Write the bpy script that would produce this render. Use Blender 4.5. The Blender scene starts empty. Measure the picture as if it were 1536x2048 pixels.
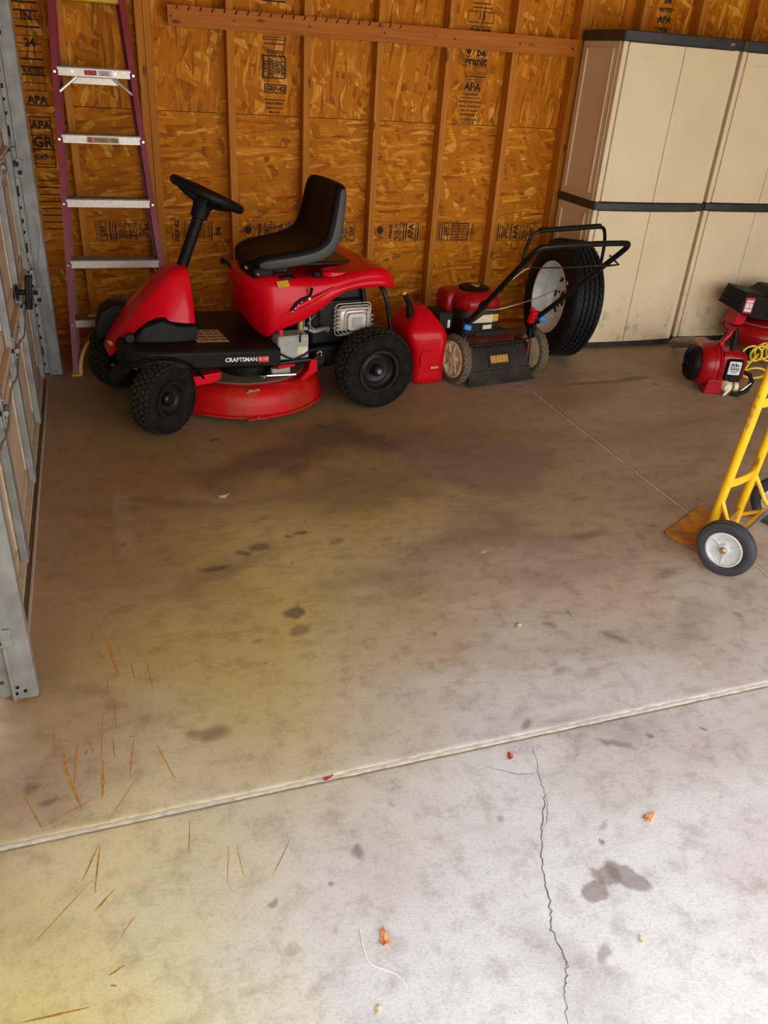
import bpy, bmesh, math, random
import numpy as np
from mathutils import Matrix, Vector, Euler

random.seed(7)
SC = bpy.context.scene
COL = SC.collection
PI = math.pi

# ------------------------------------------------------------------ camera
cam_d = bpy.data.cameras.new('camera')
cam_d.sensor_fit = 'HORIZONTAL'
cam_d.sensor_width = 36.0
cam_d.lens = 36.0 * 1590.96 / 1536.0
cam_d.clip_start = 0.02
cam = bpy.data.objects.new('camera', cam_d)
COL.objects.link(cam)
_r = Vector((0.946508, -0.316578, 0.06246))
_u = Vector((0.105457, 0.486419, 0.867338))
_f = Vector((0.304962, 0.814355, -0.493785))
cam.matrix_world = Matrix(((_r.x, _u.x, -_f.x, 0.642396),
                           (_r.y, _u.y, -_f.y, -4.74236),
                           (_r.z, _u.z, -_f.z, 1.533716),
                           (0, 0, 0, 1)))
SC.camera = cam

# ------------------------------------------------------------------ daylight
world = bpy.data.worlds.new('world')
SC.world = world
world.use_nodes = True
_bg = world.node_tree.nodes['Background']
_bg.inputs['Color'].default_value = (0.91, 0.955, 1.0, 1)
_bg.inputs['Strength'].default_value = 2.0
# high sun from the right and from behind the building: it lights the driveway outside, none of it enters
_sd = bpy.data.lights.new('sun', 'SUN')
_sd.energy = 12.0; _sd.angle = math.radians(0.6); _sd.color = (1.0, 0.93, 0.82)
_so = bpy.data.objects.new('sun', _sd); COL.objects.link(_so)
_so.rotation_euler = Vector((-0.55, -0.12, -0.82)).to_track_quat('-Z', 'Y').to_euler()
# the open doorway lets the sky in: a portal only guides sampling, it gives no light
_pd = bpy.data.lights.new('doorway_portal', 'AREA')
_pd.shape = 'RECTANGLE'; _pd.size = 5.5; _pd.size_y = 2.0
_pd.cycles.is_portal = True
_po = bpy.data.objects.new('doorway_portal', _pd)
COL.objects.link(_po)
_po.location = (3.22, -4.49, 1.0)
_po.rotation_euler = (PI / 2, 0, 0)      # emits towards +y, into the garage

vs = SC.view_settings
vs.view_transform = 'Standard'
vs.look = 'None'
vs.exposure = 1.12
vs.gamma = 1.0
vs.use_curve_mapping = False
SC.cycles.use_denoising = True
SC.cycles.max_bounces = 5
SC.cycles.diffuse_bounces = 4
SC.cycles.glossy_bounces = 3
SC.cycles.use_adaptive_sampling = True
SC.cycles.adaptive_threshold = 0.03

# ------------------------------------------------------------------ materials
MATS = {}

def new_mat(name):
    m = bpy.data.materials.new(name)
    m.use_nodes = True
    nt = m.node_tree
    b = nt.nodes['Principled BSDF']
    MATS[name] = m
    return m, nt, b

def N(nt, typ, **kw):
    n = nt.nodes.new(typ)
    for k, v in kw.items():
        if k.startswith('i_'):
            n.inputs[k[2:].replace('_', ' ')].default_value = v
        else:
            setattr(n, k, v)
    return n

def L(nt, a, b):
    nt.links.new(a, b)

def mixc(nt, fac, a, b, mode='MIX'):
    n = nt.nodes.new('ShaderNodeMix')
    n.data_type = 'RGBA'
    n.blend_type = mode
    for sock, val in ((n.inputs[0], fac), (n.inputs[6], a), (n.inputs[7], b)):
        if hasattr(val, 'links') or hasattr(val, 'is_linked'):
            nt.links.new(val, sock)
        else:
            sock.default_value = val if not isinstance(val, tuple) else (*val[:3], 1)
    return n.outputs[2]

def ramp(nt, fac, stops):
    n = nt.nodes.new('ShaderNodeValToRGB')
    cr = n.color_ramp
    while len(cr.elements) < len(stops):
        cr.elements.new(0.5)
    for e, (pos, c) in zip(cr.elements, stops):
        e.position = pos
        e.color = (*c, 1) if len(c) == 3 else c
    nt.links.new(fac, n.inputs[0])
    return n.outputs[0]

def maprange(nt, val, a, b, c=0.0, d=1.0):
    n = nt.nodes.new('ShaderNodeMapRange')
    n.inputs[1].default_value = a; n.inputs[2].default_value = b
    n.inputs[3].default_value = c; n.inputs[4].default_value = d
    nt.links.new(val, n.inputs[0])
    return n.outputs[0]

def bump(nt, b, height, strength=0.3, dist=0.01):
    n = nt.nodes.new('ShaderNodeBump')
    n.inputs['Strength'].default_value = strength
    n.inputs['Distance'].default_value = dist
    nt.links.new(height, n.inputs['Height'])
    nt.links.new(n.outputs[0], b.inputs['Normal'])

def simple(name, col, rough=0.5, metal=0.0, var=0.12, scale=30.0, bumps=0.0, dirt=None, dirt_amt=0.4,
           dirt_scale=9.0, coat=0.0, spec=0.5):
    """a plain coloured material with slight procedural mottling, and optional dirt"""
    m, nt, b = new_mat(name)
    tc = N(nt, 'ShaderNodeTexCoord')
    nz = N(nt, 'ShaderNodeTexNoise'); nz.inputs['Scale'].default_value = scale
    nz.inputs['Detail'].default_value = 2
    L(nt, tc.outputs['Object'], nz.inputs['Vector'])
    lo = tuple(c * (1 - var) for c in col); hi = tuple(min(1, c * (1 + var)) for c in col)
    c = mixc(nt, maprange(nt, nz.outputs['Fac'], 0.3, 0.7), lo, hi)
    if dirt:
        n2 = N(nt, 'ShaderNodeTexNoise'); n2.inputs['Scale'].default_value = dirt_scale
        n2.inputs['Detail'].default_value = 4; n2.inputs['Roughness'].default_value = 0.65
        L(nt, tc.outputs['Object'], n2.inputs['Vector'])
        c = mixc(nt, maprange(nt, n2.outputs['Fac'], 0.45, 0.68, 0, dirt_amt), c, dirt)
    L(nt, c, b.inputs['Base Color'])
    b.inputs['Roughness'].default_value = rough
    b.inputs['Metallic'].default_value = metal
    b.inputs['Specular IOR Level'].default_value = spec
    if coat:
        b.inputs['Coat Weight'].default_value = coat
        b.inputs['Coat Roughness'].default_value = 0.08
    if bumps:
        bump(nt, b, nz.outputs['Fac'], bumps, 0.004)
    return m

def osb(name, vertical):
    """oriented strand board: overlapping random flakes"""
    m, nt, b = new_mat(name)
    tc = N(nt, 'ShaderNodeTexCoord')
    sx = N(nt, 'ShaderNodeSeparateXYZ'); L(nt, tc.outputs['Object'], sx.inputs[0])
    cx = N(nt, 'ShaderNodeCombineXYZ')
    L(nt, sx.outputs[2 if vertical else 0], cx.inputs[0]); L(nt, sx.outputs[0 if vertical else 2], cx.inputs[1])
    oi = N(nt, 'ShaderNodeObjectInfo')
    so = N(nt, 'ShaderNodeMath', operation='MULTIPLY'); so.inputs[1].default_value = 53.0; L(nt, oi.outputs['Random'], so.inputs[0])
    cr = N(nt, 'ShaderNodeCombineXYZ'); L(nt, so.outputs[0], cr.inputs[0]); L(nt, so.outputs[0], cr.inputs[1])
    warp = N(nt, 'ShaderNodeTexNoise', noise_dimensions='2D'); warp.inputs['Scale'].default_value = 6.0; warp.inputs['Detail'].default_value = 1
    L(nt, cx.outputs[0], warp.inputs['Vector'])
    wv = N(nt, 'ShaderNodeVectorMath', operation='SCALE'); wv.inputs['Scale'].default_value = 0.025
    L(nt, warp.outputs['Color'], wv.inputs[0])
    ad0 = N(nt, 'ShaderNodeVectorMath', operation='ADD'); L(nt, cx.outputs[0], ad0.inputs[0]); L(nt, wv.outputs[0], ad0.inputs[1])
    ad = N(nt, 'ShaderNodeVectorMath', operation='ADD'); L(nt, ad0.outputs[0], ad.inputs[0]); L(nt, cr.outputs[0], ad.inputs[1])
    val = None
    specs = [(0.1, 7, 30, 0.0), (0.6, 9, 38, 0.50), (-0.5, 10, 34, 0.5), (1.2, 11, 40, 0.66), (-0.1, 8, 64, 0.6)]
    for k, (ang, sl, sw, thr) in enumerate(specs):
        rot = N(nt, 'ShaderNodeMapping')
        rot.inputs['Rotation'].default_value = (0, 0, ang)
        rot.inputs['Location'].default_value = (k * 1.37, k * 0.71, 0)
        L(nt, ad.outputs[0], rot.inputs['Vector'])
        sca = N(nt, 'ShaderNodeVectorMath', operation='MULTIPLY')
        sca.inputs[1].default_value = (sl, sw, 0)
        L(nt, rot.outputs[0], sca.inputs[0])
        vo = N(nt, 'ShaderNodeTexVoronoi', voronoi_dimensions='2D')
        vo.inputs['Scale'].default_value = 1.0
        L(nt, sca.outputs[0], vo.inputs['Vector'])
        sp = N(nt, 'ShaderNodeSeparateColor')
        L(nt, vo.outputs['Color'], sp.inputs[0])
        if val is None:
            val = sp.outputs[0]
        else:
            gt = N(nt, 'ShaderNodeMath', operation='GREATER_THAN'); gt.inputs[1].default_value = thr
            L(nt, sp.outputs[1], gt.inputs[0])
            mx = N(nt, 'ShaderNodeMix', data_type='FLOAT')
            L(nt, gt.outputs[0], mx.inputs[0]); L(nt, val, mx.inputs[2]); L(nt, sp.outputs[0], mx.inputs[3])
            val = mx.outputs[0]
    gm = N(nt, 'ShaderNodeVectorMath', operation='MULTIPLY'); gm.inputs[1].default_value = (10, 130, 0)
    L(nt, ad.outputs[0], gm.inputs[0])
    gn = N(nt, 'ShaderNodeTexNoise', noise_dimensions='2D'); gn.inputs['Scale'].default_value = 1.0; gn.inputs['Detail'].default_value = 2
    L(nt, gm.outputs[0], gn.inputs['Vector'])
    sm = N(nt, 'ShaderNodeMath', operation='MULTIPLY_ADD'); sm.inputs[1].default_value = 0.55
    L(nt, gn.outputs['Fac'], sm.inputs[0]); L(nt, val, sm.inputs[2])
    col = ramp(nt, maprange(nt, sm.outputs[0], 0.1, 1.4), [
        (0.0, (0.16, 0.034, 0.002)), (0.12, (0.36, 0.098, 0.003)), (0.32, (0.53, 0.165, 0.004)), (0.68, (0.61, 0.205, 0.005)), (0.86, (0.76, 0.32, 0.022)), (1.0, (0.92, 0.55, 0.13))])
    L(nt, col, b.inputs['Base Color'])
    b.inputs['Roughness'].default_value = 0.6
    b.inputs['Specular IOR Level'].default_value = 0.12
    bump(nt, b, gn.outputs['Fac'], 0.2, 0.002)
    return m

def wood(name, c0, c1, c2, along='z', knots=True):
    m, nt, b = new_mat(name)
    tc = N(nt, 'ShaderNodeTexCoord')
    mp = N(nt, 'ShaderNodeMapping')
    mp.inputs['Scale'].default_value = {'z': (70, 70, 2.2), 'x': (2.2, 70, 70), 'y': (70, 2.2, 70)}[along]
    oi = N(nt, 'ShaderNodeObjectInfo')
    off = N(nt, 'ShaderNodeVectorMath', operation='SCALE')
    cmb = N(nt, 'ShaderNodeCombineXYZ')
    for k in range(3): L(nt, oi.outputs['Random'], cmb.inputs[k])
    off.inputs['Scale'].default_value = 37.0
    L(nt, cmb.outputs[0], off.inputs[0])
    ad = N(nt, 'ShaderNodeVectorMath', operation='ADD')
    L(nt, tc.outputs['Object'], ad.inputs[0]); L(nt, off.outputs[0], ad.inputs[1])
    L(nt, ad.outputs[0], mp.inputs['Vector'])
    n1 = N(nt, 'ShaderNodeTexNoise'); n1.inputs['Scale'].default_value = 1.0; n1.inputs['Detail'].default_value = 3
    n1.inputs['Distortion'].default_value = 0.4
    L(nt, mp.outputs[0], n1.inputs['Vector'])
    c = ramp(nt, n1.outputs['Fac'], [(0.25, c0), (0.5, c1), (0.75, c2)])
    if knots:
        mk = N(nt, 'ShaderNodeMapping')
        mk.inputs['Scale'].default_value = {'z': (14, 14, 5), 'x': (5, 14, 14), 'y': (14, 5, 14)}[along]
        L(nt, ad.outputs[0], mk.inputs['Vector'])
        vk = N(nt, 'ShaderNodeTexVoronoi'); vk.inputs['Scale'].default_value = 1.0
        L(nt, mk.outputs[0], vk.inputs['Vector'])
        c = mixc(nt, maprange(nt, vk.outputs['Distance'], 0.10, 0.17, 0.75, 0), c, tuple(x * 0.25 for x in c0))
    L(nt, c, b.inputs['Base Color'])
    b.inputs['Roughness'].default_value = 0.65
    b.inputs['Specular IOR Level'].default_value = 0.25
    return m

def concrete():
    m, nt, b = new_mat('concrete')
    tc = N(nt, 'ShaderNodeTexCoord')
    P = tc.outputs['Object']
    at = N(nt, 'ShaderNodeAttribute', attribute_name='soil_and_shade')
    def noise(scale, detail, rough=0.6, vec=None):
        n = N(nt, 'ShaderNodeTexNoise', noise_dimensions='2D')
        n.inputs['Scale'].default_value = scale; n.inputs['Detail'].default_value = detail
        n.inputs['Roughness'].default_value = rough
        L(nt, vec or P, n.inputs['Vector'])
        return n
    mid = noise(14.0, 5, 0.72)
    fine = noise(120.0, 2, 0.75)
    st = N(nt, 'ShaderNodeMapping'); st.inputs['Scale'].default_value = (4.0, 15.0, 1); st.inputs['Rotation'].default_value = (0, 0, 0.12)
    L(nt, P, st.inputs['Vector'])
    sw = noise(1.6, 4, 0.7, st.outputs[0])
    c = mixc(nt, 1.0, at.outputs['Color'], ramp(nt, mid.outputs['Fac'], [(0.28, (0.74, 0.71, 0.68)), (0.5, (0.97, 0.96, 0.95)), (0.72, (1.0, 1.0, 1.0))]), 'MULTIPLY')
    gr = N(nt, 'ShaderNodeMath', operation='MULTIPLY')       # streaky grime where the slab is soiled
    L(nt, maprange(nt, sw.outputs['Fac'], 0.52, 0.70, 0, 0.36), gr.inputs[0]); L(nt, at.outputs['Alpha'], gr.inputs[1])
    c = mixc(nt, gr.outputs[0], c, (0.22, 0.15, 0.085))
    c = mixc(nt, maprange(nt, fine.outputs['Fac'], 0.52, 0.80, 0.0, 0.24), c, (0.19, 0.165, 0.14))
    L(nt, c, b.inputs['Base Color'])
    L(nt, maprange(nt, mid.outputs['Fac'], 0.3, 0.7, 0.45, 0.65), b.inputs['Roughness'])
    b.inputs['Specular IOR Level'].default_value = 0.3
    bump(nt, b, fine.outputs['Fac'], 0.25, 0.003)
    return m

def cabinet_plastic():
    m, nt, b = new_mat('cabinet_plastic')
    tc = N(nt, 'ShaderNodeTexCoord')
    n1 = N(nt, 'ShaderNodeTexNoise'); n1.inputs['Scale'].default_value = 3.0; n1.inputs['Detail'].default_value = 4
    L(nt, tc.outputs['Object'], n1.inputs['Vector'])
    c = mixc(nt, maprange(nt, n1.outputs['Fac'], 0.3, 0.7), (0.78, 0.62, 0.36), (0.84, 0.69, 0.43))
    mp = N(nt, 'ShaderNodeMapping'); mp.inputs['Scale'].default_value = (17, 6, 13)
    L(nt, tc.outputs['Object'], mp.inputs['Vector'])
    n2 = N(nt, 'ShaderNodeTexNoise'); n2.inputs['Scale'].default_value = 1.0; n2.inputs['Detail'].default_value = 5; n2.inputs['Roughness'].default_value = 0.7
    L(nt, mp.outputs[0], n2.inputs['Vector'])
    sep = N(nt, 'ShaderNodeSeparateXYZ'); L(nt, tc.outputs['Object'], sep.inputs[0])
    # scuffs: mostly knee height and below
    z = sep.outputs[2]
    low = maprange(nt, z, 0.05, 0.40, 0.8, 0.0)
    sc = maprange(nt, n2.outputs['Fac'], 0.54, 0.68, 0, 1.0)
    mu = N(nt, 'ShaderNodeMath', operation='MULTIPLY'); L(nt, low, mu.inputs[0]); L(nt, sc, mu.inputs[1])
    c = mixc(nt, mu.outputs[0], c, (0.33, 0.25, 0.16))
    # hand smudge beside the door gap above the band
    sm = N(nt, 'ShaderNodeMapping', vector_type='TEXTURE')
    sm.inputs['Location'].default_value = (0.41, -0.42, 0.99); sm.inputs['Scale'].default_value = (0.05, 10, 0.16)
    L(nt, tc.outputs['Object'], sm.inputs['Vector'])
    ln = N(nt, 'ShaderNodeVectorMath', operation='LENGTH'); L(nt, sm.outputs[0], ln.inputs[0])
    s2 = maprange(nt, ln.outputs['Value'], 0.2, 1.0, 0.8, 0)
    s3 = N(nt, 'ShaderNodeMath', operation='MULTIPLY'); L(nt, s2, s3.inputs[0]); L(nt, sc, s3.inputs[1])
    c = mixc(nt, s3.outputs[0], c, (0.40, 0.32, 0.22))
    L(nt, c, b.inputs['Base Color'])
    b.inputs['Roughness'].default_value = 0.5
    return m

osb('osb_h', False); osb('osb_v', True)
wood('stud_wood', (0.44, 0.145, 0.008), (0.54, 0.19, 0.014), (0.64, 0.26, 0.03))
wood('board_wood', (0.38, 0.105, 0.008), (0.48, 0.145, 0.012), (0.56, 0.19, 0.02), 'x')
wood('rafter_wood', (0.30, 0.14, 0.04), (0.38, 0.19, 0.06), (0.46, 0.24, 0.08), 'y', False)
wood('jamb_wood', (0.55, 0.38, 0.2), (0.62, 0.45, 0.25), (0.68, 0.5, 0.3), 'z', False)
concrete(); cabinet_plastic()
simple('ink', (0.035, 0.018, 0.008), 0.8, var=0.3)
simple('siding', (0.06, 0.035, 0.015), 0.9)
simple('drywall', (0.74, 0.68, 0.58), 0.9)
simple('bare_sheathing', (0.46, 0.17, 0.02), 0.8)
simple('dark_trim', (0.030, 0.028, 0.027), 0.5, dirt=(0.10, 0.085, 0.07), dirt_amt=0.3)
simple('galvanized', (0.29, 0.285, 0.26), 0.5, 0.4, var=0.25, scale=14, dirt=(0.25, 0.2, 0.15), dirt_amt=0.35)
simple('aluminium', (0.64, 0.57, 0.48), 0.38, 0.45, var=0.1, scale=60)
simple('step_tread', (0.20, 0.15, 0.10), 0.45, 0.3, var=0.2)
simple('steel', (0.55, 0.54, 0.52), 0.3, 0.9)
simple('bright_steel', (0.85, 0.85, 0.85), 0.15, 1.0)
simple('door_beige', (0.52, 0.385, 0.25), 0.55, dirt=(0.28, 0.2, 0.13), dirt_amt=0.4)
simple('seal_rubber', (0.05, 0.045, 0.04), 0.7)
simple('seal_tan', (0.42, 0.31, 0.22), 0.6)
simple('ladder_red', (0.27, 0.022, 0.036), 0.45, var=0.15, scale=12, dirt=(0.24, 0.07, 0.07), dirt_amt=0.3)
simple('safety_yellow', (0.72, 0.40, 0.01), 0.45)
simple('mower_red', (0.66, 0.0012, 0.010), 0.30, var=0.05, scale=4, coat=0.12, spec=0.2)
simple('deck_red', (0.55, 0.006, 0.006), 0.4, spec=0.25, var=0.1, scale=6, dirt=(0.16, 0.10, 0.03), dirt_amt=0.75, dirt_scale=5.0)
simple('black_plastic', (0.008, 0.007, 0.006), 0.5, var=0.2, dirt=(0.024, 0.018, 0.010), dirt_amt=0.4, spec=0.16)
simple('black_metal', (0.008, 0.0075, 0.007), 0.35, var=0.2, spec=0.3)
simple('seat_vinyl', (0.007, 0.005, 0.0035), 0.5, spec=0.15, var=0.2, scale=150, bumps=0.15)
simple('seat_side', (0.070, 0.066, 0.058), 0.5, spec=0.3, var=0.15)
simple('rubber', (0.011, 0.009, 0.0065), 0.8, spec=0.1, var=0.25, dirt=(0.030, 0.023, 0.011), dirt_amt=0.45, dirt_scale=14)
simple('dusty_tread', (0.034, 0.028, 0.018), 0.85, spec=0.1, var=0.35, scale=60)
simple('rubber_clean', (0.009, 0.009, 0.009), 0.55, var=0.2, spec=0.2)
simple('grey_rubber', (0.042, 0.042, 0.044), 0.5, var=0.2, spec=0.35)
simple('rim_black', (0.012, 0.011, 0.010), 0.4, spec=0.3)
simple('white_print', (0.80, 0.77, 0.70), 0.6)
simple('red_print', (0.60, 0.02, 0.02), 0.5)
simple('battery_grey', (0.36, 0.35, 0.29), 0.5)
simple('sticker_tan', (0.50, 0.36, 0.18), 0.6, var=0.3, scale=90, dirt=(0.12, 0.06, 0.02), dirt_amt=0.5, dirt_scale=60)
simple('label_orange', (0.70, 0.36, 0.02), 0.5)
simple('label_cream', (0.70, 0.62, 0.42), 0.5)
simple('can_red', (0.60, 0.002, 0.008), 0.32, var=0.06, coat=0.12, spec=0.2)
simple('dull_red', (0.36, 0.004, 0.008), 0.32, var=0.15, coat=0.15, spec=0.3)
simple('deck_maroon', (0.16, 0.010, 0.010), 0.5, dirt=(0.10, 0.07, 0.04), dirt_amt=0.6)
simple('grimy_black', (0.026, 0.019, 0.014), 0.6, spec=0.25, dirt=(0.075, 0.052, 0.030), dirt_amt=0.6, dirt_scale=8)
simple('wheel_cream', (0.85, 0.72, 0.44), 0.55, dirt=(0.42, 0.29, 0.10), dirt_amt=0.7, dirt_scale=22)
simple('mud_tyre', (0.16, 0.12, 0.06), 0.8, var=0.3, dirt=(0.05, 0.04, 0.02), dirt_amt=0.7, dirt_scale=30)
simple('blue_plastic', (0.03, 0.22, 0.60), 0.4)
simple('rim_silver', (0.84, 0.89, 0.86), 0.42, 0.12, var=0.08, scale=20)
simple('wire', (0.45, 0.40, 0.33), 0.4, 0.6)
simple('truck_yellow', (0.86, 0.47, 0.004), 0.35, var=0.06, dirt=(0.55, 0.20, 0.01), dirt_amt=0.35, dirt_scale=12)
simple('plate_rusty', (0.60, 0.26, 0.010), 0.45, 0.1, var=0.1, dirt=(0.16, 0.08, 0.045), dirt_amt=0.95, dirt_scale=11)
simple('hub_silver', (0.70, 0.71, 0.70), 0.5, 0.3, var=0.15, dirt=(0.35, 0.33, 0.3), dirt_amt=0.5, dirt_scale=25)
simple('brass', (0.45, 0.32, 0.15), 0.4, 0.7)
simple('hose_yellow', (0.85, 0.60, 0.02), 0.35)
simple('cream_plastic', (0.78, 0.70, 0.42), 0.4)
simple('grey_plastic', (0.24, 0.20, 0.16), 0.5, dirt=(0.14, 0.1, 0.07), dirt_amt=0.5)
simple('filler', (0.62, 0.55, 0.44), 0.85, var=0.2, scale=40, bumps=0.3)
simple('gap_dark', (0.06, 0.05, 0.04), 0.9)
simple('crack_grey', (0.17, 0.145, 0.125), 0.9, var=0.3, scale=60)
simple('rust', (0.44, 0.20, 0.03), 0.8, var=0.35, scale=70)
simple('leaf_red', (0.45, 0.06, 0.03), 0.6, var=0.35, scale=120)
simple('leaf_orange', (0.62, 0.26, 0.10), 0.6, var=0.3, scale=120)
simple('leaf_tan', (0.66, 0.52, 0.28), 0.6, var=0.25, scale=120)
simple('lint', (0.85, 0.84, 0.82), 0.8)
simple('asphalt', (0.42, 0.41, 0.39), 0.9, var=0.2)

# ------------------------------------------------------------------ geometry helpers
class MB:
    def __init__(self):
        self.v = []; self.f = []
    def add(self, vs_, fs, M=None):
        o = len(self.v)
        for p in vs_:
            p = Vector(p)
            self.v.append(tuple(M @ p) if M else tuple(p))
        self.f += [tuple(i + o for i in f) for f in fs]
        return self
    def box(self, c, s, rot=None):
        hx, hy, hz = s[0] / 2, s[1] / 2, s[2] / 2
        vs_ = [(x, y, z) for x in (-hx, hx) for y in (-hy, hy) for z in (-hz, hz)]
        fs = [(0, 1, 3, 2), (4, 6, 7, 5), (0, 4, 5, 1), (2, 3, 7, 6), (0, 2, 6, 4), (1, 5, 7, 3)]
        M = Matrix.Translation(c)
        if rot:
            M = M @ Euler(rot).to_matrix().to_4x4()
        return self.add(vs_, fs, M)
    def span(self, a, b):
        return self.box(((a[0] + b[0]) / 2, (a[1] + b[1]) / 2, (a[2] + b[2]) / 2),
                        (abs(b[0] - a[0]), abs(b[1] - a[1]), abs(b[2] - a[2])))
    def loft(self, rings, cap=True, closed=True):
        o = len(self.v); n = len(rings[0])
        for r in rings:
            self.v += [tuple(p) for p in r]
        for i in range(len(rings) - 1):
            for j in range(n if closed else n - 1):
                a = o + i * n + j; b_ = o + i * n + (j + 1) % n
                self.f.append((a, b_, b_ + n, a + n))
        if cap and closed:
            self.f.append(tuple(o + j for j in reversed(range(n))))
            self.f.append(tuple(o + (len(rings) - 1) * n + j for j in range(n)))
        return self
    def tube(self, path, r, n=10, closed=False, cap=True):
        P = [Vector(p) for p in path]
        m = len(P)
        rs = r if isinstance(r, (list, tuple)) else [r] * m
        T = []
        for i in range(m):
            if closed:
                t = P[(i + 1) % m] - P[i - 1]
            else:
                t = P[min(i + 1, m - 1)] - P[max(i - 1, 0)]
            T.append(t.normalized())
        ref = Vector((0, 0, 1)) if abs(T[0].z) < 0.9 else Vector((1, 0, 0))
        u = (ref - T[0] * ref.dot(T[0])).normalized()
        rings = []
        for i in range(m):
            u = (u - T[i] * u.dot(T[i])).normalized()
            w = T[i].cross(u)
            rings.append([P[i] + (u * math.cos(2 * PI * k / n) + w * math.sin(2 * PI * k / n)) * rs[i] for k in range(n)])
        if closed:
            rings.append(rings[0])
            return self.loft(rings, cap=False)
        return self.loft(rings, cap=cap)
    def cyl(self, p0, p1, r, r1=None, n=16):
        return self.tube([p0, p1], [r, r if r1 is None else r1], n)
    def prism(self, poly, a, b, plane='xz'):
        def mp(u, v, w):
            return {'xz': (u, w, v), 'xy': (u, v, w), 'yz': (w, u, v)}[plane]
        return self.loft([[mp(u, v, a) for u, v in poly], [mp(u, v, b) for u, v in poly]])
    def lathe(self, prof, n=32, M=None, closed=True):
        """profile of (radius, height) revolved round local y"""
        o = len(self.v); k = len(prof)
        for i in range(n):
            a = 2 * PI * i / n
            for r, h in prof:
                p = Vector((r * math.cos(a), h, r * math.sin(a)))
                self.v.append(tuple(M @ p) if M else tuple(p))
        for i in range(n):
            for j in range(k if closed else k - 1):
                a = o + i * k + j; b_ = o + i * k + (j + 1) % k
                c = o + ((i + 1) % n) * k + (j + 1) % k; d = o + ((i + 1) % n) * k + j
                self.f.append((a, d, c, b_))
        return self
    def build(self, name, mat, parent=None, smooth=35, bevel=0.0, subsurf=0, solid=0.0, loc=None, rot=None, seg=2, kind=None, label=None):
        me = bpy.data.meshes.new(name)
        me.from_pydata(self.v, [], self.f)
        bm = bmesh.new(); bm.from_mesh(me)
        bmesh.ops.recalc_face_normals(bm, faces=bm.faces)
        bm.to_mesh(me); bm.free()
        me.materials.append(MATS[mat])
        if smooth:
            me.shade_smooth()
            if not subsurf:
                me.set_sharp_from_angle(angle=math.radians(smooth))
        o = bpy.data.objects.new(name, me)
        COL.objects.link(o)
        if parent: o.parent = parent
        if loc: o.location = loc
        if rot: o.rotation_euler = rot
        if solid:
            md = o.modifiers.new('solid', 'SOLIDIFY'); md.thickness = solid; md.offset = -1
        if bevel:
            md = o.modifiers.new('bevel', 'BEVEL'); md.width = bevel; md.segments = seg; md.limit_method = 'ANGLE'
            md.angle_limit = math.radians(40); md.harden_normals = False
        if subsurf:
            md = o.modifiers.new('sub', 'SUBSURF'); md.levels = subsurf; md.render_levels = subsurf
        if kind: o['kind'] = kind
        if label: o['label'] = label
        return o

def empty(name, loc, rz=0.0, label=None, cat=None, group=None):
    o = bpy.data.objects.new(name, None)
    COL.objects.link(o)
    o.location = loc; o.rotation_euler = (0, 0, rz)
    o.empty_display_size = 0.05
    if label: o['label'] = label
    if cat: o['category'] = cat
    if group: o['group'] = group
    return o

def tag(o, label, cat, group=None):
    o['label'] = label; o['category'] = cat
    if group: o['group'] = group
    return o

def dup(o, parent, name=None, loc=None, rot=None, scale=None):
    c = o.copy(); COL.objects.link(c); c.parent = parent
    if loc is not None: c.location = loc
    if rot is not None: c.rotation_euler = rot
    if scale is not None: c.scale = scale
    return c

def copy_tree(o, parent, loc=None, rot=None, scale=None):
    c = dup(o, parent, None, loc, rot, scale)
    for ch in [x for x in bpy.data.objects if x.parent == o]:
        copy_tree(ch, c)
    return c

def text_mesh(s, size, rot=0.0, align='CENTER', res=2, bold=0.0):
    """vertices and faces of a flat word in the x-z plane"""
    cu = bpy.data.curves.new('word', 'FONT')
    cu.body = s; cu.size = size; cu.align_x = align; cu.align_y = 'CENTER'; cu.resolution_u = res; cu.offset = bold * size
    ob = bpy.data.objects.new('word', cu); COL.objects.link(ob)
    dg = bpy.context.evaluated_depsgraph_get()
    me = bpy.data.meshes.new_from_object(ob.evaluated_get(dg))
    ca, sa = math.cos(rot), math.sin(rot)
    vs_ = [(v.co.x * ca - v.co.y * sa, 0.0, v.co.x * sa + v.co.y * ca) for v in me.vertices]
    fs = [tuple(p.vertices) for p in me.polygons]
    bpy.data.objects.remove(ob); bpy.data.curves.remove(cu); bpy.data.meshes.remove(me)
    return vs_, fs

def add_text(mb, s, size, M, rot=0.0, align='CENTER', bold=0.0):
    vs_, fs = text_mesh(s, size, rot, align, 2, bold)
    mb.add(vs_, fs, M)

def rrect(hx, hy, r, n=4):
    pts = []
    for cx, cy, a0 in ((hx - r, hy - r, 0), (-hx + r, hy - r, PI / 2), (-hx + r, -hy + r, PI), (hx - r, -hy + r, 1.5 * PI)):
        for k in range(n + 1):
            a = a0 + PI / 2 * k / n
            pts.append((cx + r * math.cos(a), cy + r * math.sin(a)))
    return pts

def arc(cx, cz, r, a0, a1, n):
    return [(cx + r * math.cos(a0 + (a1 - a0) * k / n), cz + r * math.sin(a0 + (a1 - a0) * k / n)) for k in range(n + 1)]

# ================================================================== THE SETTING
def struct(o):
    o['kind'] = 'structure'
    return o

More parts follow.
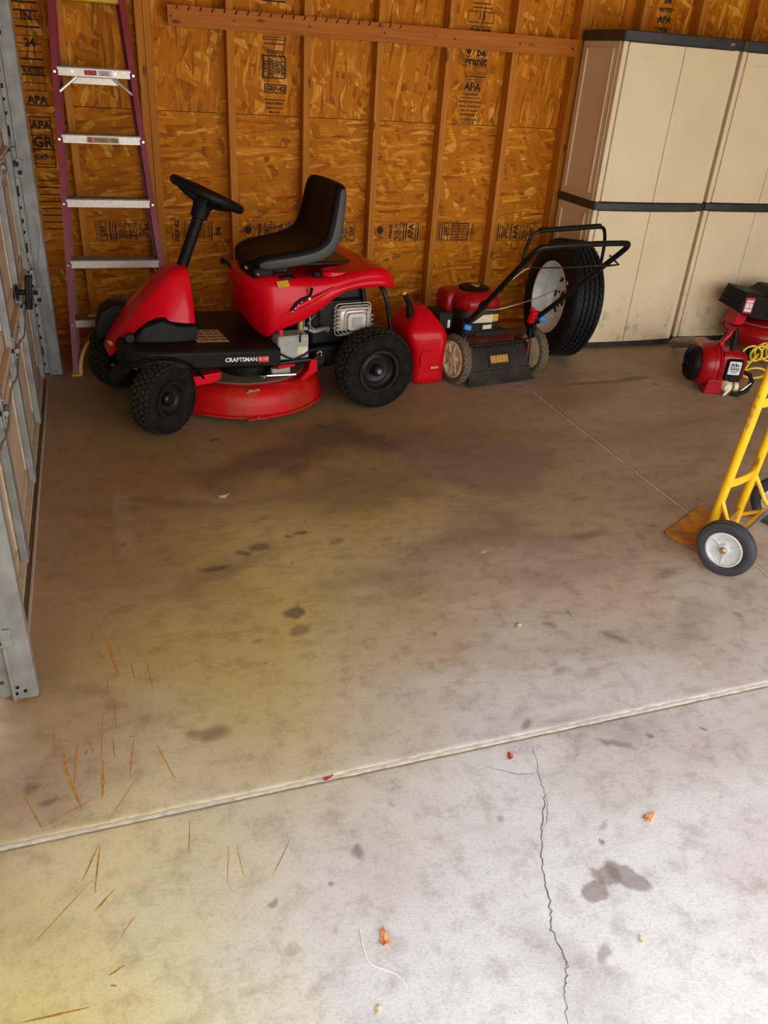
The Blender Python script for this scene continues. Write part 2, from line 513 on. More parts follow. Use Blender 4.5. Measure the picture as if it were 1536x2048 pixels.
JX, JY = 2.8173, -3.4322          # saw-cut joints in the slab
floor = struct(MB().span((0.0, -7.0, -0.20), (9.0, 0.6, -0.06)).build('floor', 'gap_dark', smooth=0))
_g = 0.0065
_rng = np.random.RandomState(4)
_lat = _rng.rand(8, 64, 64)
def fbm(x, y, scale, octaves=4, k=0):
    """value noise on a tiled lattice, vectorised"""
    out = np.zeros_like(x); amp = 1.0; tot = 0.0
    for o in range(octaves):
        u, v = x * scale + 11.3 * o, y * scale + 5.7 * o
        i, j = np.floor(u).astype(int), np.floor(v).astype(int)
        fu, fv = u - i, v - j
        fu = fu * fu * (3 - 2 * fu); fv = fv * fv * (3 - 2 * fv)
        Lt = _lat[(o + k) % 8]
        a = Lt[i % 64, j % 64]; b_ = Lt[(i + 1) % 64, j % 64]; c = Lt[i % 64, (j + 1) % 64]; d = Lt[(i + 1) % 64, (j + 1) % 64]
        out += amp * ((a * (1 - fu) + b_ * fu) * (1 - fv) + (c * (1 - fu) + d * fu) * fv)
        tot += amp; amp *= 0.55; scale *= 2.03
    return out / tot

def smooth(e0, e1, x):
    t = np.clip((x - e0) / (e1 - e0), 0, 1)
    return t * t * (3 - 2 * t)

YEL = (0.55, 0.40, 0.075); DRK = (0.105, 0.070, 0.045); BRN = (0.26, 0.155, 0.06); WET = (0.20, 0.150, 0.125)
BIG = [ # cx, cy, rx, ry, angle, softness, amount, colour : large soft soiling of the slab, plus the painted yellow cast
    (0.95, -2.75, 1.25, 0.72, 1.0, 0.95, 0.74, YEL), (0.33, -3.85, 0.50, 0.48, 0.5, 0.95, 0.80, (0.74, 0.64, 0.20)),  # both yellows paint a colour cast into the left of the slab
    (0.42, -2.9, 0.16, 0.75, 0.0, 0.9, 0.55, (0.32, 0.17, 0.09)), (0.34, -3.35, 0.14, 0.25, 0.0, 0.9, 0.5, (0.30, 0.17, 0.11)),
    (1.35, -1.60, 1.10, 0.62, 0.1, 0.95, 0.70, (0.30, 0.175, 0.045)), (0.62, -1.95, 0.46, 1.15, 0.0, 0.9, 0.70, (0.32, 0.165, 0.055)),
    (1.70, -1.58, 0.46, 0.22, -0.1, 0.8, 0.75, DRK), (2.12, -1.88, 0.34, 0.36, 0.3, 0.3, 0.50, WET),
    (1.28, -1.72, 0.38, 0.15, 0.1, 0.8, 0.72, DRK), (1.90, -2.42, 0.26, 0.15, 0.2, 0.8, 0.40, DRK),
    (2.10, -2.52, 0.22, 0.10, 0.4, 0.8, 0.38, WET), (1.50, -2.02, 0.45, 0.14, 0.1, 0.9, 0.42, DRK),
    (3.10, -1.20, 0.5, 0.12, 0.1, 0.9, 0.45, BRN), (2.55, -1.62, 0.45, 0.10, -0.3, 0.9, 0.35, BRN),
    (3.3, -1.7, 0.6, 0.10, 0.1, 0.9, 0.40, BRN), (3.1, -2.1, 0.5, 0.07, 0.2, 0.9, 0.35, BRN), (1.75, -3.45, 0.22, 0.08, 0.3, 0.8, 0.35, WET),
    (2.35, -3.15, 0.20, 0.08, 0.2, 0.8, 0.30, WET), (1.32, -4.05, 0.10, 0.22, 0.1, 0.5, 0.28, (0.30, 0.26, 0.23)),
    (0.95, -2.42, 0.35, 0.06, 0.2, 0.9, 0.4, DRK), (0.8, -1.97, 0.5, 0.05, -0.1, 0.9, 0.40, DRK), (1.95, -2.75, 0.5, 0.10, 0.15, 0.9, 0.25, WET),
    (1.55, -2.60, 0.3, 0.12, 0.3, 0.9, 0.3, DRK)]
SMALL = [
    (0.622, -1.98, 0.040, 0.13, 0.02, 0.25, 0.22, (0.50, 0.40, 0.26)), (0.625, -2.22, 0.040, 0.14, 0.02, 0.25, 0.22, (0.50, 0.40, 0.26)),
    (1.106, -2.765, 0.040, 0.030, 0, 0.4, 0.75, DRK), (1.10, -2.85, 0.036, 0.03, 0, 0.5, 0.6, DRK),
    (0.902, -2.458, 0.06, 0.020, 0.1, 0.5, 0.75, DRK), (1.074, -2.361, 0.045, 0.028, 0.3, 0.5, 0.7, DRK),
    (1.236, -2.292, 0.03, 0.016, 0.1, 0.5, 0.8, DRK), (1.19, -2.31, 0.02, 0.014, 0.1, 0.5, 0.7, DRK),
    (0.79, -3.21, 0.05, 0.03, 0.1, 0.6, 0.6, DRK), (0.74, -3.20, 0.025, 0.02, 0.1, 0.6, 0.6, BRN), (1.35, -2.38, 0.04, 0.02, 0.5, 0.5, 0.5, DRK),
    (1.604, -3.872, 0.060, 0.027, -0.86, 0.2, 0.70, WET), (1.512, -3.885, 0.036, 0.022, 0.25, 0.22, 0.70, WET), (1.560, -3.856, 0.036, 0.026, -0.3, 0.22, 0.70, WET),
    (1.60, -3.775, 0.012, 0.009, 0, 0.4, 0.75, (0.13, 0.12, 0.12)), (1.63, -3.735, 0.022, 0.008, 0.5, 0.5, 0.5, BRN),
    (0.84, -3.72, 0.014, 0.012, 0, 0.4, 0.6, WET), (2.05, -3.12, 0.06, 0.02, -0.8, 0.5, 0.6, WET), (1.80, -3.52, 0.06, 0.014, -0.5, 0.6, 0.5, DRK),
    (3.30, -1.05, 0.30, 0.028, 0.0, 0.6, 0.7, DRK), (3.55, -1.02, 0.12, 0.035, 0.1, 0.6, 0.7, DRK), (2.30, -2.55, 0.10, 0.03, 0.1, 0.6, 0.5, DRK),
    (2.45, -2.85, 0.08, 0.03, 0.3, 0.6, 0.45, DRK), (0.60, -2.62, 0.05, 0.02, 0.3, 0.5, 0.5, BRN), (0.86, -3.83, 0.018, 0.015, 0, 0.3, 0.3, BRN),
    (0.36, -3.28, 0.02, 0.02, 0, 0.5, 0.6, DRK), (0.40, -3.33, 0.03, 0.012, 0, 0.5, 0.6, DRK)]
for _ in range(120):
    q = _rng.rand(6)
    r = 0.005 + 0.014 * q[2] ** 2
    SMALL.append((0.4 + 4.0 * q[0], -4.3 + 4.0 * q[1], r * (1 + 1.5 * q[3]), r, 6 * q[4], 0.5, 0.35 + 0.4 * q[5], DRK))

def soil_and_shade(x, y):
    """albedo of the slab: swept concrete with oil and rust stains, tan dirt that also paints in shade, and a yellow cast"""
    c = np.empty((len(x), 3)); c[:] = (0.63, 0.615, 0.61)
    def mix(m, col):
        c[:] = c * (1 - m[:, None]) + np.array(col) * m[:, None]
    n1 = fbm(x, y, 0.9, 4, 0); n2 = fbm(x * 1.0, y * 2.6, 1.6, 5, 3)
    mix(smooth(-4.0, -2.2, y + 1.2 * (n1 - 0.5)) * 0.82, (0.37, 0.235, 0.09))  # dirt tan that also paints in the light falloff away from the doorway
    mix(smooth(-2.6, -1.5, y + 1.0 * (n1 - 0.5)) * (1 - smooth(1.9, 3.0, x + 0.8 * (n2 - 0.5))) * 0.5, (0.25, 0.145, 0.036))  # back-left shade painted in as a darker brown
    mix(smooth(0.50, 0.72, n2) * (0.16 + 0.32 * smooth(-3.6, -2.4, y)), (0.30, 0.22, 0.14))
    mix(smooth(0.55, 0.75, fbm(x, y, 3.0, 4, 5)) * 0.25, (0.42, 0.30, 0.28))
    wx, wy = x + 0.40 * (fbm(x, y, 3.2, 3, 1) - 0.5), y + 0.40 * (fbm(x, y, 3.2, 3, 2) - 0.5)
    sx_, sy_ = x + 0.022 * (fbm(x, y, 38, 3, 6) - 0.5), y + 0.022 * (fbm(x, y, 38, 3, 7) - 0.5)
    for lst, X_, Y_ in ((BIG, wx, wy), (SMALL, sx_, sy_)):
        for cx, cy, rx, ry, a, soft, amt, col in lst:
            dx, dy = X_ - cx, Y_ - cy
            R_ = max(rx, ry) * 1.4
            sel = np.where((np.abs(dx) < R_) & (np.abs(dy) < R_))[0]
            if not len(sel): continue
            dx, dy = dx[sel], dy[sel]
            u = (dx * math.cos(a) + dy * math.sin(a)) / rx; v = (-dx * math.sin(a) + dy * math.cos(a)) / ry
            m = (1 - smooth(1 - soft, 1 + soft * 0.3, np.sqrt(u * u + v * v))) * amt
            c[sel] = c[sel] * (1 - m[:, None]) + np.array(col) * m[:, None]
    return c

def slab(x0, x1, y0, y1, step):
    nx, ny = max(2, int((x1 - x0) / step)), max(2, int((y1 - y0) / step))
    gx, gy = np.meshgrid(np.linspace(x0, x1, nx + 1), np.linspace(y0, y1, ny + 1), indexing='ij')
    vx, vy = gx.ravel(), gy.ravel()
    n = len(vx)
    vz = np.zeros(n)
    ed = (vx <= x0 + 1e-6) | (vx >= x1 - 1e-6) | (vy <= y0 + 1e-6) | (vy >= y1 - 1e-6)
    vz[ed] = -0.0025 * (0.5 + fbm(vx[ed], vy[ed], 30, 2, 2))
    co = np.stack([vx, vy, vz], 1)
    idx = np.arange(n).reshape(nx + 1, ny + 1)
    q = np.stack([idx[:-1, :-1], idx[1:, :-1], idx[1:, 1:], idx[:-1, 1:]], -1).reshape(-1, 4)
    # skirt down to the bottom of the joint
    loop = np.concatenate([idx[:, 0], idx[-1, 1:], idx[-2::-1, -1], idx[0, -2:0:-1]])
    sk = co[loop].copy(); sk[:, 2] = -0.06
    m = len(loop); lo = n + np.arange(m)
    sq = np.stack([loop, lo, np.roll(lo, -1), np.roll(loop, -1)], -1)
    co = np.concatenate([co, sk]); q = np.concatenate([q, sq])
    me = bpy.data.meshes.new('slab')
    me.vertices.add(len(co)); me.vertices.foreach_set('co', co.ravel().astype(np.float32))
    me.loops.add(len(q) * 4); me.loops.foreach_set('vertex_index', q.ravel().astype(np.int32))
    me.polygons.add(len(q)); me.polygons.foreach_set('loop_start', np.arange(0, len(q) * 4, 4, dtype=np.int32))
    me.update(calc_edges=True)
    at = me.attributes.new('soil_and_shade', 'FLOAT_COLOR', 'POINT')
    col = np.ones((len(co), 4), np.float32); col[:, :3] = soil_and_shade(co[:, 0], co[:, 1])
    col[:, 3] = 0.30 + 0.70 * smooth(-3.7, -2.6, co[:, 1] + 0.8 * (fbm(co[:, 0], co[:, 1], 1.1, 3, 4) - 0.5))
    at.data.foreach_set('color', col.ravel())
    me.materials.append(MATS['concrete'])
    o = bpy.data.objects.new('slab', me); COL.objects.link(o); o.parent = floor
    return o
slab(0.0, JX - _g, -4.95, JY - _g, 0.0048)
slab(0.0, JX - _g, JY + _g, 0.6, 0.009)
slab(JX + _g, 6.0, -4.95, JY - _g, 0.02)
slab(JX + _g, 6.0, JY + _g, 0.6, 0.011)
slab(6.0, 9.0, -4.95, 0.6, 0.1)

def joint(p0, p1, w, name):
    """irregular bead of pale joint filler"""
    mb = MB(); n = 160
    P0, P1 = Vector((*p0, 0)), Vector((*p1, 0)); d = (P1 - P0).normalized(); s = Vector((-d.y, d.x, 0))
    rings = []
    for i in range(n + 1):
        c = P0.lerp(P1, i / n)
        a = w * (0.75 + 0.4 * random.random()); b_ = w * (0.35 + 0.35 * random.random())
        h = -0.0015 + 0.0020 * random.random()
        rings.append([c + s * a + Vector((0, 0, -0.02)), c + s * a * 0.9 + Vector((0, 0, h)), c - s * b_ * 0.8 + Vector((0, 0, h)), c - s * b_ + Vector((0, 0, -0.02))])
    mb.loft(rings).build(name, 'filler', floor, smooth=60)
joint((0.05, JY), (JX - 0.02, JY), 0.006, 'joint_filler')
joint((JX + 0.02, JY), (8.9, JY), 0.006, 'joint_filler')
joint((JX, JY + 0.02), (JX, 0.5), 0.0042, 'joint_filler')
joint((JX, -4.9), (JX, JY - 0.02), 0.004, 'joint_filler')

def ribbon(pts, w, z, jit=0.0, sub=6, taper=True):
    mb = MB(); P = []
    for i in range(len(pts) - 1):
        a, b_ = Vector((*pts[i], z)), Vector((*pts[i + 1], z))
        for k in range(sub):
            P.append(a.lerp(b_, k / sub) + Vector((random.uniform(-jit, jit), random.uniform(-jit, jit), 0)))
    P.append(Vector((*pts[-1], z)))
    n = len(P); rows = []
    for i, p in enumerate(P):
        t = (P[min(i + 1, n - 1)] - P[max(i - 1, 0)]).normalized(); s = Vector((-t.y, t.x, 0))
        k = (math.sin(PI * (i + 0.35) / (n - 0.3)) ** 0.6 if taper else 1.0) * random.uniform(0.55, 1.15) * w / 2
        rows.append([p + s * k, p - s * k])
    mb.loft(rows, cap=False, closed=False)
    return mb
CRACK = [(1.59, -3.443), (1.55, -3.561), (1.534, -3.621), (1.473, -3.717), (1.425, -3.805), (1.402, -3.886), (1.378, -3.936), (1.375, -4.006), (1.358, -4.032), (1.335, -4.06), (1.317, -4.103), (1.27, -4.25)]
ribbon(CRACK, 0.0034, 0.0004, 0.004, 8).build('crack', 'crack_grey', floor, smooth=0)
ribbon([(1.535, -3.625), (1.52, -3.66), (1.50, -3.69), (1.475, -3.712)], 0.002, 0.0004, 0.003).build('crack', 'crack_grey', floor, smooth=0)
ribbon([(1.43, -3.50), (1.50, -3.545), (1.552, -3.557)], 0.002, 0.0004, 0.001).build('crack', 'crack_grey', floor, smooth=0)
ribbon([(0.36, -1.30), (0.62, -1.36), (0.85, -1.37), (1.10, -1.41)], 0.003, 0.0004, 0.004).build('crack', 'crack_grey', floor, smooth=0)
RUST = [
    ([(0.430, -3.173), (0.434, -3.232), (0.470, -3.369)], 0.0050),
    ([(0.462, -3.161), (0.454, -3.301)], 0.0030),
    ([(0.524, -3.073), (0.517, -3.239)], 0.0015),
    ([(0.521, -3.231), (0.517, -3.348)], 0.0040),
    ([(0.480, -3.130), (0.500, -3.205)], 0.0025),
    ([(0.649, -3.211), (0.682, -3.336)], 0.0025),
    ([(0.405, -3.079), (0.410, -3.189)], 0.0015),
    ([(0.597, -3.175), (0.580, -3.304)], 0.0020),
    ([(0.557, -3.014), (0.556, -3.142)], 0.0015),
    ([(0.339, -3.277), (0.391, -3.410)], 0.0020),
    ([(0.597, -3.309), (0.525, -3.423)], 0.0010),
    ([(0.393, -3.397), (0.511, -3.339)], 0.0012),
    ([(0.505, -3.479), (0.471, -3.561)], 0.0025),
    ([(0.508, -3.480), (0.495, -3.595)], 0.0020),
    ([(0.535, -3.597), (0.494, -3.638)], 0.0025),
    ([(0.570, -3.671), (0.540, -3.709)], 0.0015),
    ([(0.491, -3.564), (0.375, -3.682)], 0.0012),
    ([(0.546, -3.768), (0.516, -3.781)], 0.0025),
    ([(0.480, -3.830), (0.368, -3.824)], 0.0025),
    ([(0.910, -3.579), (0.854, -3.658)], 0.0015),
    ([(0.777, -3.555), (0.759, -3.650)], 0.0010),
    ([(0.703, -3.466), (0.690, -3.554)], 0.0012),
    ([(0.793, -3.560), (0.795, -3.644)], 0.0010),
    ([(0.518, -3.800), (0.531, -3.805)], 0.0025),
    ([(0.579, -3.170), (0.603, -3.172)], 0.0020),
    ([(0.415, -3.139), (0.442, -3.147)], 0.0030),
    ([(0.546, -3.161), (0.549, -3.231)], 0.0020),
    ([(0.477, -3.207), (0.486, -3.188)], 0.0030),
    ([(0.546, -2.767), (0.557, -2.845), (0.571, -2.925)], 0.0052),
    ([(0.648, -2.874), (0.656, -3.005)], 0.0026),
    ([(0.607, -2.880), (0.612, -2.967)], 0.0026),
    ([(0.503, -2.677), (0.505, -2.763)], 0.0039),
    ([(0.541, -2.918), (0.542, -3.000)], 0.0019),
    ([(1.838, -1.507), (1.850, -1.581)], 0.0060),
    ([(1.800, -1.585), (1.843, -1.565)], 0.0040),
]

for pts, w in RUST:
    ribbon(pts, w * 1.7, 0.0005, w * 0.12, 9).build('rust_streak', 'rust', floor, smooth=0)

# ---- back wall: siding, bottom plate, OSB sheets, studs
S0, SP = 0.9874, 0.4064
wall_back = struct(MB().span((0.0, 0.101, 0.0), (9.0, 0.16, 2.75)).build('wall_back', 'siding', smooth=0))
OY = 0.089
def osb_panel(x0, x1, z0, z1, mat):
    g = 0.0007
    c = ((x0 + x1) / 2, OY + 0.006, (z0 + z1) / 2)
    return MB().box((0, 0, 0), (x1 - x0 - 2 * g, 0.012, z1 - z0 - 2 * g)).build('osb_panel', mat, wall_back, smooth=0, loc=c)
low_panels = [(0.0, 0.968), (0.968, 2.2066), (2.2066, 4.645), (4.645, 7.083), (7.083, 9.0)]
lows = [osb_panel(a, b_, 0.005, 1.224, 'osb_h') for a, b_ in low_panels]
up_edges = [0.0, 0.968, 2.2066, 3.4258, 4.645, 5.8642, 7.083, 8.3, 9.0]
ups = [osb_panel(a, b_, 1.226, 2.75, 'osb_v') for a, b_ in zip(up_edges[:-1], up_edges[1:])]
for i in range(-2, 20):
    x = S0 + SP * i
    if x > 8.9: break
    MB().box((0, 0, 0), (0.038, 0.089, 2.58)).build('stud', 'stud_wood', wall_back, smooth=0, bevel=0.003, loc=(x, 0.0445, 1.33))
    if i in (0, 6, 12):                       # doubled at every second sheet edge
        dx = -0.039 if i == 0 else 0.039
        MB().box((0, 0, 0), (0.038, 0.089, 2.58)).build('stud', 'stud_wood', wall_back, smooth=0, bevel=0.003, loc=(x + dx, 0.0445, 1.33))
MB().box((0, 0, 0), (8.8, 0.089, 0.038)).build('bottom_plate', 'board_wood', wall_back, smooth=0, bevel=0.002, loc=(4.5, 0.0445, 0.021))
MB().box((0, 0, 0), (8.8, 0.089, 0.076)).build('top_plate', 'board_wood', wall_back, smooth=0, bevel=0.002, loc=(4.5, 0.0445, 2.66))

# ---- printed grade stamps on the sheets
class Stamp:
    def __init__(self): self.mb = MB()
    def t(self, s, x, z, size, rot=0.0):
        add_text(self.mb, s, size, Matrix.Translation((x, OY - 0.0012, z)), rot, bold=0.04); return self
    def bar(self, x0, z0, x1, z1):
        self.mb.box(((x0 + x1) / 2, OY - 0.0012, (z0 + z1) / 2), (abs(x1 - x0), 0.0006, abs(z1 - z0))); return self
    def frame(self, x0, z0, x1, z1, w=0.004):
        self.bar(x0, z0, x1, z0 + w); self.bar(x0, z1 - w, x1, z1); self.bar(x0, z0, x0 + w, z1); self.bar(x1 - w, z0, x1, z1); return self
    def disc(self, x, z, r):
        self.mb.tube([(x + r * 1.15 * math.cos(2 * PI * k / 24), OY - 0.0008, z + r * 1.25 * math.sin(2 * PI * k / 24)) for k in range(24)], 0.0016, 4, closed=True)
        r *= 0.72; x -= r * 0.2; z += r * 0.35
        self.mb.loft([[(x + r * math.cos(2 * PI * k / 20), y, z + r * 1.1 * math.sin(2 * PI * k / 20)) for k in range(20)] for y in (OY - 0.0015, OY - 0.0009)]); return self
    def done(self, panel):
        o = self.mb.build('stamp', 'ink', panel, smooth=0)
        o.location = -Vector(panel.location)
        return o

def words_v(st, x, z0, rows):
    for s, size, gap in rows:
        z0 -= size / 2
        st.t(s, x, z0, size); z0 -= size / 2 + gap
# upper sheet in front of the seat: boxed table, code plate, fine print
s = Stamp(); X = 1.640
s.t('be granit', X, 1.79, 0.045).bar(X - 0.06, 1.755, X + 0.06, 1.762).frame(X - 0.06, 1.585, X + 0.065, 1.60)
s.bar(X - 0.055, 1.565, X + 0.06, 1.570)
s.frame(X - 0.065, 1.405, X + 0.06, 1.515, 0.006)
for k, w in enumerate(('19/32', 'RATED', 'SIZED', '40/20', 'EXP 1')):
    s.t(w, X - 0.045 + 0.024 * k, 1.46, 0.026, PI / 2)
for k in range(6): s.bar(X - 0.058 + 0.024 * k, 1.412, X - 0.055 + 0.024 * k, 1.508)
s.t('THIS SIDE', X, 1.530, 0.022)
s.frame(X - 0.055, 1.335, X + 0.065, 1.378, 0.005).t('GRP-42', X + 0.004, 1.356, 0.034)
s.bar(X - 0.055, 1.300, X + 0.06, 1.305).t('SHEATHING', X, 1.285, 0.018).t('SPAN 24 OC', X, 1.262, 0.017).t('MILL 402', X, 1.242, 0.015)
s.done(ups[1])
# upper sheet above the push mower: maker's mark, APA block
s = Stamp(); X = 2.825
s.bar(X - 0.06, 1.835, X + 0.05, 1.84).bar(X - 0.06, 1.815, X + 0.05, 1.82).frame(X - 0.085, 1.745, X + 0.075, 1.80, 0.004).t('13', X, 1.772, 0.042)
s.bar(X - 0.06, 1.725, X + 0.06, 1.729).t('THIS SIDE', X, 1.705, 0.030)
s.disc(X - 0.055, 1.602, 0.022).t('be', X + 0.02, 1.60, 0.055).t('granit', X - 0.01, 1.555, 0.060)
s.frame(X - 0.075, 1.500, X + 0.07, 1.53, 0.002).bar(X - 0.075, 1.492, X + 0.07, 1.495).t('RATED SHEATHING', X, 1.478, 0.015)
s.bar(X - 0.07, 1.462, X + 0.06, 1.465).bar(X - 0.07, 1.452, X + 0.06, 1.455).t('APA', X - 0.015, 1.424, 0.056)
words_v(s, X - 0.02, 1.392, [('THE ENGINEERED', 0.013, 0.006), ('WOOD ASSOCIATION', 0.012, 0.007), ('RATED SHEATHING', 0.016, 0.006), ('24/16  7/16 INCH', 0.018, 0.008), ('SIZED FOR SPACING', 0.012, 0.006), ('EXPOSURE 1', 0.020, 0.006), ('THICKNESS 0.418', 0.013, 0.005), ('424   PS 2-92', 0.016, 0.006)])
s.bar(X - 0.08, 1.247, X + 0.05, 1.25)
s.done(ups[2])
# upper sheet behind the cabinets
s = Stamp(); X = 4.03
words_v(s, X, 1.97, [('be', 0.05, 0.01), ('RATED', 0.03, 0.01), ('APA', 0.05, 0.01), ('24/16', 0.03, 0.01), ('EXPOSURE 1', 0.02, 0.01)])
for k in range(4): s.bar(X - 0.06, 1.90 - 0.05 * k, X + 0.06, 1.904 - 0.05 * k)
s.done(ups[3])
# the sheet in the dark corner beside the ladder
s = Stamp(); X = 0.43
for k in range(22):
    z = 1.66 - 0.034 * k
    s.bar(X - 0.055, z, X + 0.055, z + random.choice((0.004, 0.008, 0.003)))
words_v(s, X, 1.63, [('IN', 0.05, 0.06), ('24', 0.05, 0.08), ('RATED', 0.03, 0.09), ('APA', 0.05, 0.05)])
s.done(ups[0])
s = Stamp(); X = 0.43
s.frame(X - 0.05, 0.93, X + 0.05, 1.17, 0.005).t('APA', X, 1.13, 0.05).t('GR', X, 1.05, 0.07).t('EXP 1', X, 0.98, 0.035)
for k in range(8): s.bar(X - 0.05, 0.62 + 0.035 * k, X + 0.05, 0.626 + 0.035 * k)
s.done(lows[0])
# the band of print along the lower sheets (set sideways), bay by bay
def band(x0, x1, panel, kind):
    s = Stamp(); z0, z1 = 0.555, 0.670; zc = (z0 + z1) / 2
    s.bar(x0, z0, x1, z0 + 0.002); s.bar(x0, z1 - 0.002, x1, z1)
    x = x0 + 0.015
    seqs = {0: ['|', 'GRP 42', '||', 'T:SIZED', 'T:24/16', '|||', 'be'], 1: ['O', 'granit', 'T:RATED', '||', 'APA', '|||', 'T:EXP 1', 'T:PS 2'],
            2: ['||', 'F', '|||', 'T:24/16', 'T:SPAN', 'T:424', '|'], 3: ['|||', 'T:40/20', '||', 'APA', '|', 'T:RATED', 'F'], 4: ['|||', 'F', 'B', '||']}
    for e in seqs[kind]:
        if x > x1 - 0.03: break
        if e[0] == '|':
            for _ in e:
                w = random.choice((0.003, 0.005, 0.008)); s.bar(x, z0 + 0.006, x + w, z1 - 0.006); x += w + 0.008
        elif e == 'O':
            s.disc(x + 0.032, zc, 0.030); x += 0.072
        elif e == 'F':
            s.frame(x, z0 + 0.005, x + 0.034, z1 - 0.005, 0.004).t('GRP', x + 0.017, zc, 0.03, PI / 2); x += 0.05
        elif e == 'B':
            s.frame(x, z0 + 0.005, x + 0.12, z1 - 0.005, 0.006)
            for k in range(5): s.t('RATED 24/16', x + 0.06, z0 + 0.022 + 0.018 * k, 0.018)
            x += 0.14
        elif e.startswith('T:'):
            for k in range(3):
                if x < x1 - 0.02: s.t(e[2:] + (' OC', ' 1', ' 7/16')[k], x + 0.008, zc, 0.021, PI / 2); x += 0.0165
            x += 0.006
        else:
            s.t(e, x + 0.022, zc, 0.048 if len(e) < 4 else 0.036, PI / 2); x += 0.050
    s.done(panel)
kinds = [2, 0, 1, 3, 1, 4, 3, 2, 1]
for i in range(-1, 7):
    xa, xb = S0 + SP * i + 0.024, S0 + SP * (i + 1) - 0.024
    if i == -1: xb -= 0.03
    panel = lows[0] if xb < 1.0 else (lows[1] if xb < 2.2066 else lows[2])
    band(xa + 0.02, xb - 0.01, panel, kinds[i + 1])

# ---- left side wall around the overhead door
DX = 0.30                                 # inside face of the door
wall_left = struct(MB().span((0.10, -4.62, 0.0), (0.220, -3.03, 2.75)).span((0.10, -0.44, 0.0), (0.220, 0.10, 2.75)).span((0.10, -3.03, 2.16), (0.220, -0.44, 2.75)).build('wall_left', 'drywall', smooth=0))  # pale finish chosen to bounce neutral light onto the cabinet side
for i_, (ya, yb2) in enumerate(((-3.03, -2.935), (-0.525, -0.44))):
    struct(MB().span((0.10, ya, 0.0), (0.25, yb2, 2.16)).build('trim_%d' % (i_ + 1), 'jamb_wood', smooth=0))
struct(MB().span((0.256, -0.43, 0.0), (0.330, -0.39, 2.2)).build('trim_3', 'board_wood', smooth=0))
wall_right = struct(MB().span((8.85, -4.62, 0.0), (9.0, 0.10, 2.75)).build('wall_right', 'bare_sheathing', smooth=0))
ceiling = struct(MB().span((0.0, -4.62, 2.75), (9.0, 0.2, 2.85)).build('ceiling', 'bare_sheathing', smooth=0))
wall_front = struct(MB().span((0.0, -4.62, 2.0), (9.0, -4.50, 2.75)).span((6.0, -4.62, 0.0), (9.0, -4.50, 2.0)).span((0.0, -4.62, 0.0), (0.45, -4.50, 2.0)).build('wall_front', 'bare_sheathing', smooth=0))
ground = struct(MB().span((-14, -30, -0.25), (20, -4.95, -0.06)).build('ground', 'asphalt', smooth=0))

door = struct(MB().span((0.262, -2.93, 0.03), (0.272, -0.53, 2.14)).build('door_1', 'door_beige', smooth=0))
stile_y = (-0.575, -1.16, -1.735, -2.31, -2.885)
for k in range(4):
    z0, z1 = 0.03 + 0.53 * k, 0.03 + 0.53 * (k + 1) - 0.006
    mb = MB().span((0.272, -2.93, z0), (DX - 0.006, -0.53, z1))
    mb.span((DX - 0.006, -2.93, z0), (DX + 0.014, -0.53, z0 + 0.012)).span((DX - 0.006, -2.93, z1 - 0.012), (DX + 0.012, -0.53, z1))
    sec = mb.build('door_section', 'door_beige', door, smooth=0, bevel=0.002)
    for a, b_ in zip(stile_y[:-1], stile_y[1:]):
        ya, yb = b_ + 0.06, a - 0.06
        p = MB()
        for (q0, q1, h0, h1) in ((ya, yb, z0 + 0.07, z0 + 0.085), (ya, yb, z1 - 0.085, z1 - 0.07), (ya, ya + 0.015, z0 + 0.07, z1 - 0.07), (yb - 0.015, yb, z0 + 0.07, z1 - 0.07)):
            p.span((DX - 0.008, q0, h0), (DX, q1, h1))
        p.span((DX - 0.008, ya + 0.05, z0 + 0.12), (DX - 0.002, yb - 0.05, z1 - 0.12))
        p.build('embossed_panel', 'door_beige', sec, smooth=0, bevel=0.002)
    for y in stile_y:
        MB().span((DX - 0.004, y - 0.032, z0 + 0.004), (DX + 0.020, y + 0.032, z1 - 0.004)).build('stile', 'galvanized', sec, smooth=0, bevel=0.003)
        if k:
            hb = MB().box((DX + 0.023, y, z0 - 0.003), (0.005, 0.045, 0.10)).cyl((DX + 0.032, y - 0.03, z0 - 0.003), (DX + 0.032, y + 0.03, z0 - 0.003), 0.009, n=12)
            for dz in (-0.035, 0.03): hb.cyl((DX + 0.024, y, z0 + dz), (DX + 0.030, y, z0 + dz), 0.006, n=8)
            hb.build('hinge', 'galvanized', sec, bevel=0.001)
        # end rollers ride in the tracks
lock = MB().box((DX + 0.055, -1.21, 0.62), (0.028, 0.036, 0.135), (0, 0.12, 0)).cyl((DX + 0.012, -1.21, 0.62), (DX + 0.052, -1.21, 0.62), 0.011, n=12).box((DX + 0.012, -1.21, 0.62), (0.01, 0.06, 0.06)).build('lock_handle', 'black_metal', door, bevel=0.006)
MB().tube([(DX + 0.03, -2.9 + 0.02 * k, 0.52 + 0.02 * math.sin(k * 1.3) - 0.0018 * (k - 50) * 0) for k in range(0, 118, 4)], 0.0035, 6).build('lock_rod', 'galvanized', door)
MB().span((0.272, -2.93, 0.0), (DX + 0.012, -0.53, 0.034)).build('bottom_seal', 'seal_rubber', door, smooth=0, bevel=0.006)
MB().span((DX + 0.022, -2.93, 0.0), (DX + 0.032, -0.53, 0.010)).build('seal_lip', 'seal_tan', door, smooth=0, bevel=0.003)

